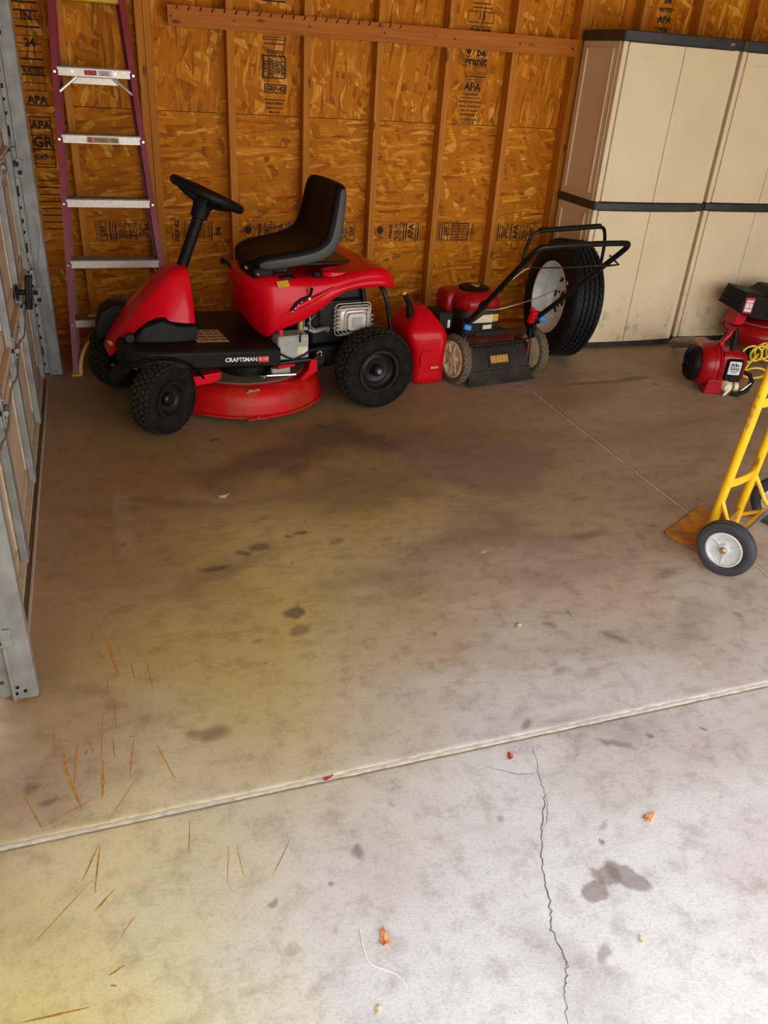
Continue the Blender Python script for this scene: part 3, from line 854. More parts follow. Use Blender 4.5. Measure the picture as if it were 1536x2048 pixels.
def slotted(mb, x0, x1, y, z0, z1, cols, hole=0.013, pitch=0.055):
    """flat punched strip in the x-z plane with real slots"""
    xs = [x0] + [c for a in cols for c in (a - hole / 2, a + hole / 2)] + [x1]
    for i in range(0, len(xs), 2):
        mb.span((xs[i], y, z0), (xs[i + 1], y + 0.003, z1))
    for j, a in enumerate(cols):
        z = z0; k = 0
        while z < z1:
            zt = min(z1, z + pitch - hole * (1 if (k + j) % 3 else 1.5))
            mb.span((a - hole / 2, y, z), (a + hole / 2, y + 0.003, zt))
            z += pitch * (1 if (k * 7 + j) % 4 else 1.6); k += 1
    return mb

def door_track(yc, label, sgn):
    t = empty('door_track', (DX + 0.03, yc, 0), 0, label, 'door track', 'overhead door tracks')
    x = -DX - 0.03
    mb = slotted(MB(), x + 0.262, x + 0.338, 0.0, 0.02, 2.3, (x + 0.285, x + 0.318))
    mb.build('angle_bracket', 'galvanized', t, smooth=0)
    MB().span((x + 0.256, 0.0, 0.02), (x + 0.262, 0.06, 2.3)).build('angle_leg', 'galvanized', t, smooth=0)
    # rolled channel, open towards the door
    ch = [(0.342, -0.004), (0.395, -0.004), (0.401, 0.002), (0.401, 0.040), (0.392, 0.046), (0.392, 0.042), (0.396, 0.038), (0.396, 0.004), (0.391, 0.0), (0.342, 0.0)]
    MB().prism([(x + a, b_) for a, b_ in ch], 0.01, 2.3, 'xy').build('channel', 'galvanized', t, smooth=40)
    MB().cyl((x + 0.343, -0.006, 0.01), (x + 0.343, -0.006, 2.3), 0.005, n=8).build('rolled_lip', 'galvanized', t)
    for z in (0.42, 1.0, 1.55):
        b = MB().box((x + 0.335, -0.010, z), (0.034, 0.008, 0.085), (0, 0.3, 0))
        b.build('roller_bracket', 'galvanized', t, smooth=0, bevel=0.004)
        r = MB().cyl((x + 0.330, -0.022, z + 0.018), (x + 0.330, -0.008, z + 0.018), 0.012, n=14)
        r.cyl((x + 0.342, -0.022, z - 0.018), (x + 0.342, -0.008, z - 0.018), 0.010, n=14)
        r.build('bolt', 'black_metal', t)
    return t
tf = door_track(-0.50, 'galvanized overhead door track with punched angle in the dark corner by the ladder', 1)
tn = door_track(-2.965, 'galvanized overhead door track with flag bracket at the left edge nearest the camera', -1)
tn.location.x -= 0.033
x = -DX - 0.03
fb = MB().box((x + 0.30, -0.010, 0.215), (0.13, 0.005, 0.055)).build('flag_bracket', 'galvanized', tn, smooth=0, bevel=0.006)
bl = MB()
for a, b_ in ((0.325, 0.228), (0.335, 0.205), (0.30, 0.215)): bl.cyl((x + a, -0.018, b_), (x + a, -0.008, b_), 0.006, n=8)
bl.build('bolt', 'black_metal', fb)
bl = MB()
for a, b_ in ((0.355, 0.05), (0.372, 0.035), (0.35, 0.03)): bl.cyl((x + a, -0.007, b_), (x + a, -0.003, b_), 0.0045, n=8)
bl.build('rivet_hole', 'black_metal', tn)
cb = MB()
for k in range(5):
    cb.tube([(x + 0.275 + 0.012 * math.cos(a * 0.7 + k), -0.015 - 0.010 * math.sin(a * 0.9 + 2 * k), 0.022 + 0.012 * k + 0.012 * math.sin(a + k)) for a in range(7)], 0.0055, 6)
cb.build('gap_glint', 'bright_steel', tn)  # bright coils standing in for daylight at the door's bottom corner
loose = MB().tube([(0.372 + 0.012 * math.sin(k * 0.9), -0.535 - 0.004 * k, 0.80 - 0.045 * k) for k in range(12)], 0.002, 5).build('loose_wire', 'wire', tf)
loose.location = (-DX - 0.03, 0.50, 0)

# ---- the notched board screwed across the studs
prof = []
x = 1.085
xe = 3.385
prof += [(x, 1.612), (xe, 1.612), (xe, 1.700)]
nx = [1.125 + 0.0585 * k for k in range(21)]
for q in reversed(nx):
    prof += [(q + 0.014, 1.700), (q + 0.004, 1.682), (q - 0.004, 1.682), (q + 0.006, 1.700)]
prof += [(x, 1.700)]
bd = MB().prism(prof, -0.038, 0.0, 'xz').build('notched_board', 'board_wood', smooth=0)
tag(bd, 'long orange-brown wooden board with a notched top edge nailed across the wall studs', 'board')
for q in (1.10, 1.41, 1.80, 2.21, 2.62, 3.02, 3.36):
    MB().cyl((q, -0.0405, 1.655), (q, -0.037, 1.655), 0.006, n=10).build('screw', 'black_metal', bd)

# ================================================================== STEP LADDER
FX, FY = 0.72, -0.513
lad = empty('step_ladder', (FX, FY, 0), 0, 'tall step ladder with maroon rails and aluminium steps leaning in the corner', 'ladder')
LEAN = 0.25
def lp(x, z, off=0.0):
    """a point on the ladder plane (x in world, z up), off = distance towards the wall"""
    return Vector((x - FX, LEAN * z + off, z))
def lx(z): return 0.478 + (0.566 - 0.478) * z / 1.68
def rx(z): return 0.963 + (0.858 - 0.963) * z / 1.68
TOP = 1.83
def rail(xf, side, off, depth, w, name, mat):
    """channel-section rail: web on the outside, flanges turned in"""
    rings = []
    for z in (0.012, TOP):
        x = xf(z); s = side
        sec = [(x, 0), (x + s * w, 0), (x + s * w, depth), (x, depth), (x, depth - 0.005), (x + s * (w - 0.006), depth - 0.005), (x + s * (w - 0.006), 0.005), (x, 0.005)]
        rings.append([lp(a, z, off + b_) for a, b_ in sec])
    return MB().loft(rings).build(name, mat, lad, smooth=0)
rail(lx, -1, -0.002, 0.075, 0.028, 'front_rail', 'ladder_red')
rail(rx, 1, -0.002, 0.075, 0.028, 'front_rail', 'ladder_red')
rail(lambda z: lx(z) + 0.012, -1, 0.10 - 0.02, 0.03, 0.022, 'rear_rail', 'ladder_red')
rail(lambda z: rx(z) - 0.012, 1, 0.10 - 0.02, 0.03, 0.022, 'rear_rail', 'ladder_red')
for k, z in enumerate((0.255, 0.537, 0.818, 1.102, 1.388)):
    a, b_ = lx(z) - 0.004, rx(z) + 0.004
    c = lp((a + b_) / 2, z)
    mb = MB()
    # front apron, tread with grooves
    mb.box((c.x, c.y + 0.002, c.z), (b_ - a, 0.004, 0.034))
    mb.box((c.x, c.y + 0.078, c.z + 0.006), (b_ - a, 0.003, 0.024))
    st = mb.build('step', 'aluminium', lad, smooth=0)
    td = MB()
    for g in range(5):
        td.box((c.x, c.y + 0.010 + 0.016 * g, c.z + 0.016 + (0.0 if g % 2 else 0.003)), (b_ - a, 0.0155, 0.004 if g % 2 else 0.008))
    td.build('tread', 'step_tread', st, smooth=0)
    for xx in (a - 0.012, b_ + 0.012):
        MB().cyl((xx - FX, c.y - 0.006, c.z - 0.002), (xx - FX, c.y - 0.001, c.z - 0.002), 0.0055, n=10).build('rivet', 'bright_steel', lad)
    if k == 4:
        # lower stiffener bar with a diagonal brace to each rail
        zl = z - 0.035
        MB().box((c.x, LEAN * zl + 0.03, zl), (0.21, 0.004, 0.028)).build('stiffener', 'aluminium', lad, smooth=0)
        for s, xf in ((-1, lx), (1, rx)):
            for off in (0.012, 0.05):
                x0 = xf(z - 0.09) - FX; x1 = c.x + s * 0.085
                MB().tube([(x0, LEAN * (z - 0.085) + off, z - 0.085), (x1, LEAN * (z - 0.02) + off, z - 0.02)], 0.0075, 6).build('brace', 'aluminium', lad)
        lb = MB().box((c.x - 0.018, c.y - 0.0006, c.z + 0.001), (0.056, 0.0008, 0.022)).build('warning_label', 'leaf_red', st, smooth=0)
        lw = MB().box((c.x + 0.048, c.y - 0.0006, c.z + 0.001), (0.062, 0.0008, 0.022)).build('notice_label', 'white_print', st, smooth=0)
        tx = MB()
        for q in range(4): tx.box((c.x + 0.045, c.y - 0.0012, c.z + 0.009 - 0.0055 * q), (0.05 - 0.008 * (q % 3), 0.0004, 0.0022))
        tx.build('fine_print', 'ink', lw, smooth=0)
        for s in (-0.10, 0.095): MB().cyl((c.x + s, c.y - 0.004, c.z + 0.002), (c.x + s, c.y + 0.001, c.z + 0.002), 0.007, n=10).build('rivet', 'steel', lad)
    if k == 3:
        lw = MB().box((c.x + 0.005, c.y - 0.0006, c.z), (0.15, 0.0008, 0.026)).build('origin_label', 'sticker_tan', st, smooth=0)
        tx = MB()
        add_text(tx, 'MADE IN U.S.A.', 0.016, Matrix.Translation((c.x + 0.022, c.y - 0.0016, c.z)))
        tx.build('lettering', 'ink', lw, smooth=0)
        MB().box((c.x - 0.055, c.y - 0.0012, c.z), (0.016, 0.0006, 0.020)).build('flag', 'red_print', lw, smooth=0)
    if k == 0:
        MB().box((c.x - 0.14, c.y + 0.06, c.z + 0.026), (0.05, 0.03, 0.008)).build('yellow_clip', 'safety_yellow', lad, bevel=0.002)
for s, xf in ((1, lx), (-1, rx)):
    x0 = xf(0) - FX
    # curved yellow shoe and knee brace
    pts = []
    for q in range(10):
        t = q / 9
        zz = 0.012 + 0.205 * t
        xo = 0.012 + 0.10 * t ** 2.2
        pts.append((x0 + s * xo, LEAN * zz + 0.03, zz))
    rings = []
    for (a, b_, c_) in pts:
        rings.append([(a - 0.010 * s, b_ - 0.030, c_), (a + 0.008 * s, b_ - 0.030, c_), (a + 0.008 * s, b_ + 0.030, c_), (a - 0.010 * s, b_ + 0.030, c_)])
    MB().loft(rings).build('knee_brace', 'safety_yellow', lad, smooth=50)
    MB().box((x0 - s * 0.010, 0.035, 0.006), (0.055, 0.085, 0.012)).build('foot_pad', 'safety_yellow', lad, bevel=0.003)
cp = lp((lx(1.70) + rx(1.70)) / 2, 1.78)
MB().box((cp.x, cp.y + 0.035, 1.74), (rx(1.7) - lx(1.7) + 0.03, 0.09, 0.12)).box((cp.x, cp.y + 0.035, 1.82), (rx(1.7) - lx(1.7) + 0.09, 0.13, 0.05)).build('top_cap', 'safety_yellow', lad, bevel=0.008)

# ================================================================== WHEELS
def tyre_profile(R, w, r_in, bulge=1.0):
    """closed section (radius, axial) of an inflated tyre"""
    h = w / 2
    return [(r_in, -h * 0.62), (r_in + (R - r_in) * 0.12, -h * 0.80), (r_in + (R - r_in) * 0.40, -h * 1.0 * bulge), (r_in + (R - r_in) * 0.70, -h * 0.99), (R - (R - r_in) * 0.10, -h * 0.86),
            (R - 0.003, -h * 0.62), (R, -h * 0.25), (R, h * 0.25), (R - 0.003, h * 0.62), (R - (R - r_in) * 0.10, h * 0.86), (r_in + (R - r_in) * 0.70, h * 0.99),
            (r_in + (R - r_in) * 0.40, h * 1.0 * bulge), (r_in + (R - r_in) * 0.12, h * 0.80), (r_in, h * 0.62)]

def lugs(R, w, count, rows, lug_len, h=0.006):
    """small rubber blocks set round the tread"""
    mb = MB()
    for j in range(rows):
        yy = (j - (rows - 1) / 2) * w / rows
        rr = R - 0.0035 * abs(j - (rows - 1) / 2) ** 2 * 0.55
        for i in range(count):
            a = 2 * PI * (i + 0.5 * (j % 2)) / count
            M = Matrix.Rotation(-a, 4, 'Y') @ Matrix.Translation((rr, yy, 0)) @ Matrix.Rotation(0.35 * (1 if j % 2 else -1), 4, 'X')
            mb2 = MB().box((0, 0, 0), (h, w / rows * 0.74, lug_len))
            mb.add(mb2.v, mb2.f, M)
    return mb

# ================================================================== RIDING MOWER
mower = empty('riding_mower', (1.859, -0.837, 0), math.radians(-171.73), 'red and black riding lawn mower with a high-backed black seat and black steering wheel', 'riding mower')

def turf_wheel(name, R, w, r_in, loc, rotz, rows, count):
    t = MB().lathe(tyre_profile(R - 0.008, w, r_in), 48).build(name, 'rubber', mower, smooth=50, loc=loc, rot=(0, 0, rotz))
    lugs(R - 0.0065, w * 0.86, count, rows, 2 * PI * R / count * 0.62, 0.011).build('tread', 'dusty_tread', t, smooth=0, kind='stuff')
    h = w / 2
    MB().lathe([(r_in + 0.004, h * 0.66), (r_in + 0.006, h * 0.80), (r_in - 0.006, h * 0.80), (r_in - 0.012, h * 0.45), (r_in * 0.72, h * 0.30), (r_in * 0.62, h * 0.36), (r_in * 0.40, h * 0.28), (0.001, h * 0.28),
                (0.001, -h * 0.28), (r_in * 0.7, -h * 0.3), (r_in, -h * 0.66)], 40).build('rim', 'rim_black', t, smooth=40)
    hb = MB()
    hb.lathe([(0.001, h * 0.28), (0.030, h * 0.28), (0.030, h * 0.60), (0.022, h * 0.72), (0.001, h * 0.72)], 24)
    hb.build('hub', 'black_metal', t, smooth=40)
    return t
rw = turf_wheel('rear_wheel', 0.200, 0.165, 0.100, (0.028, 0.315, 0.200), 0, 6, 38)
MB().cyl((0.028, 0.315 + 0.05, 0.2), (0.028, 0.315 + 0.068, 0.2), 0.012, n=12).build('axle_bolt', 'bright_steel', mower)
turf_wheel('rear_wheel', 0.200, 0.165, 0.100, (0.028, -0.315, 0.200), PI, 6, 38)
fw = turf_wheel('front_wheel', 0.166, 0.120, 0.078, (1.068, 0.318, 0.166), math.radians(33), 5, 34)
turf_wheel('front_wheel', 0.166, 0.130, 0.078, (1.135, -0.315, 0.166), math.radians(33 + 180), 5, 34)
MB().tube([(0.028, -0.3, 0.2), (0.028, 0.3, 0.2)], 0.016, 12).box((0.0, 0, 0.21), (0.14, 0.16, 0.12)).build('rear_axle', 'black_metal', mower, bevel=0.008)
MB().tube([(1.09, -0.27, 0.185), (1.09, 0.27, 0.185)], 0.018, 10).tube([(1.09, 0.25, 0.17), (1.07, 0.25, 0.30)], 0.014, 10).tube([(1.12, -0.25, 0.17), (1.09, -0.25, 0.30)], 0.014, 10).build('front_axle', 'black_metal', mower)
MB().tube([(0.95, 0.16, 0.20), (1.20, -0.18, 0.165)], 0.007, 8).build('tie_rod', 'steel', mower)

def lerp_table(tab, x):
    for a, b_ in zip(tab[:-1], tab[1:]):
        if a[0] <= x <= b_[0] or a[0] >= x >= b_[0]:
            t = (x - a[0]) / (b_[0] - a[0]) if b_[0] != a[0] else 0
            return [p + (q - p) * t for p, q in zip(a, b_)]
    return list(tab[-1])

def arch_ring(x, w, zb, zt, sh, k, crown=0.0, n=5):
    """open U-shaped section: near side edge, up, over the rounded shoulder, across, down; x leans back by k below the top"""
    pts = []
    r = sh
    zs = zt - r
    for z in (zb, zb + (zs - zb) * 0.33, zb + (zs - zb) * 0.66): pts.append((w + 0.012 * math.sin(PI * (z - zb) / max(0.01, zs - zb)), z))
    for q in range(n + 1):
        a = PI / 2 * q / n
        pts.append((w - r + r * math.cos(a), zs + r * math.sin(a)))
    pts.append(((w - r) * 0.5, zt + crown * 0.7)); pts.append((0, zt + crown))
    full = pts + [(-y, z) for y, z in reversed(pts[:-1])]
    return [(x - k * (zt - z), y, z) for y, z in full]

ST = [  # x, half width, lower edge, top, shoulder radius, lean
    (0.640, 0.085, 0.395, 0.600, 0.050, 0.20), (0.625, 0.155, 0.372, 0.622, 0.060, 0.20), (0.600, 0.205, 0.355, 0.632, 0.060, 0.16), (0.565, 0.240, 0.372, 0.640, 0.055, 0.06), (0.530, 0.256, 0.400, 0.645, 0.050, 0.0),
    (0.460, 0.268, 0.418, 0.645, 0.050, 0.0), (0.370, 0.276, 0.455, 0.640, 0.050, 0.0), (0.290, 0.282, 0.502, 0.638, 0.045, 0.0), (0.235, 0.288, 0.556, 0.642, 0.040, 0.0), (0.185, 0.300, 0.583, 0.655, 0.035, 0.0),
    (0.120, 0.322, 0.596, 0.675, 0.035, 0.0), (0.055, 0.336, 0.603, 0.686, 0.040, 0.0), (0.005, 0.336, 0.602, 0.682, 0.040, 0.0), (-0.035, 0.322, 0.592, 0.668, 0.040, 0.0), (-0.068, 0.290, 0.578, 0.648, 0.040, 0.0), (-0.098, 0.235, 0.560, 0.620, 0.030, 0.0), (-0.118, 0.150, 0.548, 0.592, 0.020, 0.0)]
mb = MB()
rings = [arch_ring(*s) for s in ST]
mb.loft(rings, cap=False, closed=False)
nr = len(rings[0])
mb.f.append(tuple(range(nr)))                                  # closed nose between the operator's feet
body = mb.build('rear_cover', 'mower_red', mower, smooth=60, solid=0.006, subsurf=1)
# recessed shelf and filler bump beside the seat
MB().loft([[(0.18 + rr * math.cos(2 * PI * k / 24), 0.20 + rr * 0.62 * math.sin(2 * PI * k / 24), z) for k in range(24)] for rr, z in ((0.105, 0.640), (0.10, 0.658), (0.085, 0.662), (0.075, 0.655))]).build('tank_recess', 'mower_red', body, smooth=50)
MB().cyl((0.30, 0.215, 0.640), (0.30, 0.215, 0.662), 0.026, n=18).build('fuel_cap', 'black_plastic', body, smooth=40, bevel=0.004)
# moulded ridge along the near side and the throttle quadrant
MB().tube([(0.245, 0.292, 0.600), (0.33, 0.287, 0.560), (0.42, 0.279, 0.520), (0.50, 0.268, 0.475)], [0.006, 0.014, 0.014, 0.005], 8).build('side_ridge', 'mower_red', body, smooth=60)
MB().tube([(0.455, 0.283, 0.500), (0.430, 0.2855, 0.535), (0.400, 0.288, 0.555), (0.372, 0.289, 0.562)], 0.0075, 6).build('throttle_slot', 'black_plastic', body)
tp = MB()
for q in range(5):
    t = q / 4
    tp.box((0.452 - 0.062 * t, 0.2925, 0.503 + 0.054 * t), (0.007, 0.001, 0.004), (0, 0.7, 0))
tp.build('speed_marks', 'white_print', body, smooth=0, kind='stuff')
tl = MB().tube([(0.372, 0.288, 0.560), (0.368, 0.305, 0.580), (0.366, 0.312, 0.610)], [0.005, 0.006, 0.008], 8).build('throttle_lever', 'black_plastic', mower)
MB().cyl((0.372, 0.290, 0.560), (0.372, 0.303, 0.560), 0.007, n=12).build('lever_pivot', 'bright_steel', tl)
MB().loft([[(0.455 + 0.040 * math.cos(a) * f, 0.230 + 0.022 * math.sin(a) * f, z) for a in [2 * PI * k / 16 for k in range(16)]] for f, z in ((1.0, 0.640), (0.9, 0.650))]).build('choke_panel', 'black_plastic', body, smooth=40)
MB().tube([(0.45, 0.225, 0.645), (0.44, 0.232, 0.680)], 0.006, 8).build('choke_lever', 'black_plastic', mower)
MB().box((0.485, 0.262, 0.622), (0.055, 0.003, 0.032), (0.75, 0.1, 0)).build('warning_sticker', 'label_orange', body, smooth=0)
# lift lever by the front of the seat, on the far side
MB().tube([(0.60, -0.10, 0.60), (0.635, -0.10, 0.645), (0.66, -0.09, 0.655)], [0.006, 0.008, 0.016], 10).build('lift_lever', 'black_plastic', mower)

# seat: one continuous moulded bucket swept from the front edge up the back
PATH = [(0.592, 0.672, 0.110, 0.030), (0.570, 0.682, 0.165, 0.062), (0.520, 0.692, 0.197, 0.078), (0.440, 0.703, 0.212, 0.080), (0.350, 0.715, 0.217, 0.082), (0.280, 0.730, 0.217, 0.090), (0.228, 0.757, 0.214, 0.098), (0.202, 0.800, 0.208, 0.094),
        (0.188, 0.855, 0.202, 0.084), (0.178, 0.920, 0.200, 0.076), (0.170, 0.980, 0.196, 0.070), (0.165, 1.016, 0.184, 0.058), (0.163, 1.034, 0.150, 0.030)]
rings = []
for i, (x, z, w, t) in enumerate(PATH):
    a = Vector((PATH[max(i - 1, 0)][0], 0, PATH[max(i - 1, 0)][1])); b_ = Vector((PATH[min(i + 1, len(PATH) - 1)][0], 0, PATH[min(i + 1, len(PATH) - 1)][1]))
    d = (b_ - a).normalized(); nrm = Vector((d.z, 0, -d.x))           # towards the sitter
    if nrm.z < 0 and i < 5: nrm = -nrm
    if i >= 5 and nrm.x < 0: nrm = -nrm
    c = Vector((x, 0, z)); up, dn = t * 0.55, -t * 0.45
    dish = 0.35
    sec = [(1.0, dn * 0.2), (1.0, up * 0.55), (0.93, up * 0.98), (0.80, up), (0.66, up * (1 - dish)), (0.35, up * (1 - dish * 1.2)), (0, up * (1 - dish * 1.25)), (-0.35, up * (1 - dish * 1.2)), (-0.66, up * (1 - dish)), (-0.80, up), (-0.93, up * 0.98), (-1.0, up * 0.55), (-1.0, dn * 0.2),
           (-0.92, dn), (-0.4, dn), (0, dn), (0.4, dn), (0.92, dn)]
    rings.append([c + Vector((0, f * w, 0)) + nrm * h for f, h in sec])
seat = MB().loft(rings).build('seat', 'seat_vinyl', mower, smooth=60, subsurf=2)
# paler moulded side bands of the bucket
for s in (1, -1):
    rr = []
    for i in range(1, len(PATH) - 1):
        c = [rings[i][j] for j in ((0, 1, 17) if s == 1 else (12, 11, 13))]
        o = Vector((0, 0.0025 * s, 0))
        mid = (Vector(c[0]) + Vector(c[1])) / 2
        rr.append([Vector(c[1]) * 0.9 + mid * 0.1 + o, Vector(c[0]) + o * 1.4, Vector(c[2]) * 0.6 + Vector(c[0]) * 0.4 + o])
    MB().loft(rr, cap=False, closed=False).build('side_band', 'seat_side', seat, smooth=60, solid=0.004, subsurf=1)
MB().box((0.30, 0, 0.672), (0.44, 0.26, 0.018)).box((0.50, 0.0, 0.660), (0.16, 0.30, 0.03)).build('seat_pan', 'black_metal', mower, bevel=0.005)
MB().box((0.545, 0.07, 0.652), (0.10, 0.22, 0.05)).build('seat_hinge', 'black_plastic', mower, bevel=0.012)
for p in ((0.605, 0.11, 0.665), (0.575, 0.185, 0.650)):
    MB().lathe([(0.001, 0.0), (0.010, 0.0), (0.010, 0.006), (0.001, 0.009)], 12, Matrix.Translation(p) @ Matrix.Rotation(-1.0, 4, 'Z')).build('bolt', 'bright_steel', mower)

# front hood
HD = [  # x, top z, half width at top, half width at bottom, lower edge
    (0.862, 0.652, 0.080, 0.138, 0.441), (0.868, 0.664, 0.088, 0.148, 0.438), (0.905, 0.664, 0.092, 0.156, 0.444), (0.945, 0.655, 0.094, 0.162, 0.452), (0.985, 0.618, 0.097, 0.166, 0.462), (1.005, 0.598, 0.099, 0.167, 0.482),
    (1.040, 0.563, 0.101, 0.167, 0.482), (1.080, 0.524, 0.103, 0.166, 0.468), (1.120, 0.482, 0.103, 0.163, 0.440), (1.150, 0.448, 0.100, 0.150, 0.408), (1.180, 0.408, 0.094, 0.128, 0.372), (1.208, 0.372, 0.085, 0.106, 0.338), (1.228, 0.344, 0.076, 0.090, 0.312), (1.242, 0.312, 0.066, 0.074, 0.292)]
rings = []
for x, zt, wt, wb, zb in HD:
    h = zt - zb; r = min(0.03, h * 0.3)
    side = [(wb, zb), (wb - (wb - wt) * 0.35, zb + (h - r) * 0.5), (wt + 0.006, zt - r), (wt - r * 0.25, zt - r * 0.2), (wt - r, zt + 0.002), (wt * 0.4, zt + 0.006), (0, zt + 0.007)]
    full = side + [(-y, z) for y, z in reversed(side[:-1])]
    rings.append([(x, y, z) for y, z in full])
hood = MB().loft(rings).build('hood', 'mower_red', mower, smooth=50, bevel=0.0)
# parting line of the dash cap near the top of the hood
gl = []
for x, zt, wt, wb, zb in HD[1:6]:
    h = zt - zb; zc = 0.575 + (x - 0.868) * 0.10
    t = min(1.0, max(0.0, (zc - zb) / (h - 0.03)))
    gl.append((x, wb - (wb - wt) * t + 0.0015 * 0, zc))
for s in (1, -1):
    MB().tube([(x, s * (y + 0.0005), z) for x, y, z in gl[:4]], 0.0022, 6).build('parting_line', 'gap_dark', hood)
MB().box((1.232, 0.068, 0.352), (0.004, 0.022, 0.026), (0, 0.6, 0.7)).build('hood_badge', 'label_cream', hood, smooth=0)
# steering column, collar and wheel
c0, c1 = Vector((0.883, 0, 0.640)), Vector((0.788, 0, 0.868)); c2 = Vector((0.752, 0, 0.955))
MB().tube([c0, c1], 0.0255, 20).build('steering_column', 'black_plastic', mower)
MB().tube([c1 - (c2 - c1) * 0.02, c1.lerp(c2, 0.45), c1.lerp(c2, 0.8), c2], [0.037, 0.040, 0.047, 0.052], 20).build('column_collar', 'black_plastic', mower, bevel=0.003)
ax = Vector((-0.402, 0, 0.916))
sw = MB(); SM = Matrix.Translation((0.742, 0, 0.966)) @ Matrix.Rotation(-0.4137, 4, 'Y')
n = 40
def wheel_pt(a, rad, h=0.0): return tuple(SM @ Vector((rad * math.cos(a), rad * math.sin(a), h)))
swo = sw.tube([wheel_pt(2 * PI * k / n, 0.150) for k in range(n)], 0.0205, 12, closed=True).build('steering_wheel', 'black_plastic', mower, smooth=60)
sp = MB()
for a in (PI / 2 + 0.3, -PI / 2 - 0.3, 0.0, PI):
    sp.tube([wheel_pt(a, 0.02, -0.035), wheel_pt(a, 0.09, -0.022), wheel_pt(a, 0.15, -0.002)], [0.022, 0.017, 0.013], 8)
sp.build('spokes', 'black_plastic', swo, smooth=50)
MB().lathe([(0.001, -0.06), (0.040, -0.06), (0.052, -0.02), (0.048, 0.004), (0.001, 0.010)], 24, SM @ Matrix.Rotation(PI / 2, 4, 'X')).build('hub', 'black_plastic', swo, smooth=40)

# black lower body, running board, chassis
def zs(x): return 0.065 * (x - 0.57)
plan = [(0.52, 0.325), (1.02, 0.330), (1.12, 0.325), (1.18, 0.292), (1.215, 0.235), (1.226, 0.160), (1.196, 0.090), (1.185, 0.0)]
plan = plan + [(x, -y) for x, y in reversed(plan[:-1])]
rb = MB().loft([[(x, y, 0.268 + zs(x)) for x, y in plan], [(x, y * 1.0, 0.335 + zs(x)) for x, y in plan], [(x - 0.004, y * 0.965, 0.347 + zs(x)) for x, y in plan]]).build('running_board', 'black_plastic', mower, bevel=0.004, smooth=40)
nz_ = []
for x, w, zt in ((0.862, 0.150, 0.445), (0.95, 0.168, 0.455), (1.02, 0.172, 0.485), (1.10, 0.170, 0.462), (1.15, 0.160, 0.405), (1.19, 0.130, 0.372)):
    nz_.append([(x, y, z) for y, z in ((w + 0.02, 0.30 + zs(x)), (w + 0.006, zt - 0.02), (w - 0.02, zt - 0.004), (-w + 0.02, zt - 0.004), (-w - 0.006, zt - 0.02), (-w - 0.02, 0.30 + zs(x)))])
MB().loft(nz_).build('lower_hood', 'black_plastic', mower, smooth=45, bevel=0.003)
fd = []
for x, y0, zt in ((1.02, -0.25, 0.44), (1.10, -0.27, 0.478), (1.18, -0.26, 0.485), (1.235, -0.22, 0.455), (1.262, -0.16, 0.40)):
    fd.append([(x, y, z) for y, z in ((-0.09, 0.33), (-0.09, zt - 0.01), (-0.12, zt), (y0 + 0.03, zt - 0.01), (y0, zt - 0.05), (y0, 0.33))])
MB().loft(fd).build('fender', 'black_plastic', mower, smooth=45, bevel=0.003)
MB().cyl((1.165, 0.15, 0.402), (1.165, 0.185, 0.402), 0.022, n=18).build('headlight', 'black_metal', mower, bevel=0.004)
# flared fender lip above the near front wheel
fl = []
for k in range(9):
    a = PI * (0.10 + 0.80 * k / 8)
    fl.append([(1.08 + 0.20 * math.cos(a), y, 0.20 + 0.155 * math.sin(a)) for y in (0.20, 0.335, 0.345, 0.342)])
for s in (1, -1):
    MB().loft([[(x, y * s, z) for x, y, z in r] for r in fl], cap=False, closed=False).build('wheel_arch', 'black_plastic', mower, smooth=60, solid=0.006)
MB().box((0.25, 0.19, 0.262), (0.80, 0.04, 0.05)).box((0.25, -0.19, 0.262), (0.80, 0.04, 0.05)).box((0.05, 0, 0.275), (0.5, 0.40, 0.03)).build('chassis', 'black_metal', mower, bevel=0.004)
# lettering on the side of the running board
tx = MB(); TM = Matrix.Translation((0.710, 0.3275, 0.3105)) @ Matrix.Rotation(PI, 4, 'Z') @ Matrix.Rotation(0.065, 4, 'Y')
add_text(tx, 'CRAFTSMAN', 0.0265, TM @ Matrix.Translation((0, -0.0012, 0)) @ Matrix.Diagonal((1.0, 1, 1.0, 1)), bold=0.03)
tx.build('brand_lettering', 'white_print', rb, smooth=0, solid=0.0006)
bx = MB().box((0.605, 0.3270, 0.3035), (0.052, 0.0025, 0.028), (0, -0.065, 0)).build('model_badge', 'red_print', rb, smooth=0)
tx = MB(); add_text(tx, 'R110', 0.021, Matrix.Translation((0.605, 0.3290, 0.3035)) @ Matrix.Rotation(PI, 4, 'Z') @ Matrix.Rotation(0.065, 4, 'Y'))
tx.build('lettering', 'white_print', bx, smooth=0)
# instruction sticker on the foot deck
stk = MB().box((0.80, 0.11, 0.3635), (0.15, 0.19, 0.001), (0, -0.065, 0)).build('instruction_sticker', 'sticker_tan', rb, smooth=0)
tx = MB()
for i in range(3):
    for j in range(4):
        tx.box((0.742 + 0.045 * i, 0.04 + 0.045 * j, 0.3650 + 0.065 * (0.045 * i - 0.058)), (0.034, 0.010, 0.0006), (0, -0.065, 0))
tx.build('fine_print', 'ink', stk, smooth=0, kind='stuff')

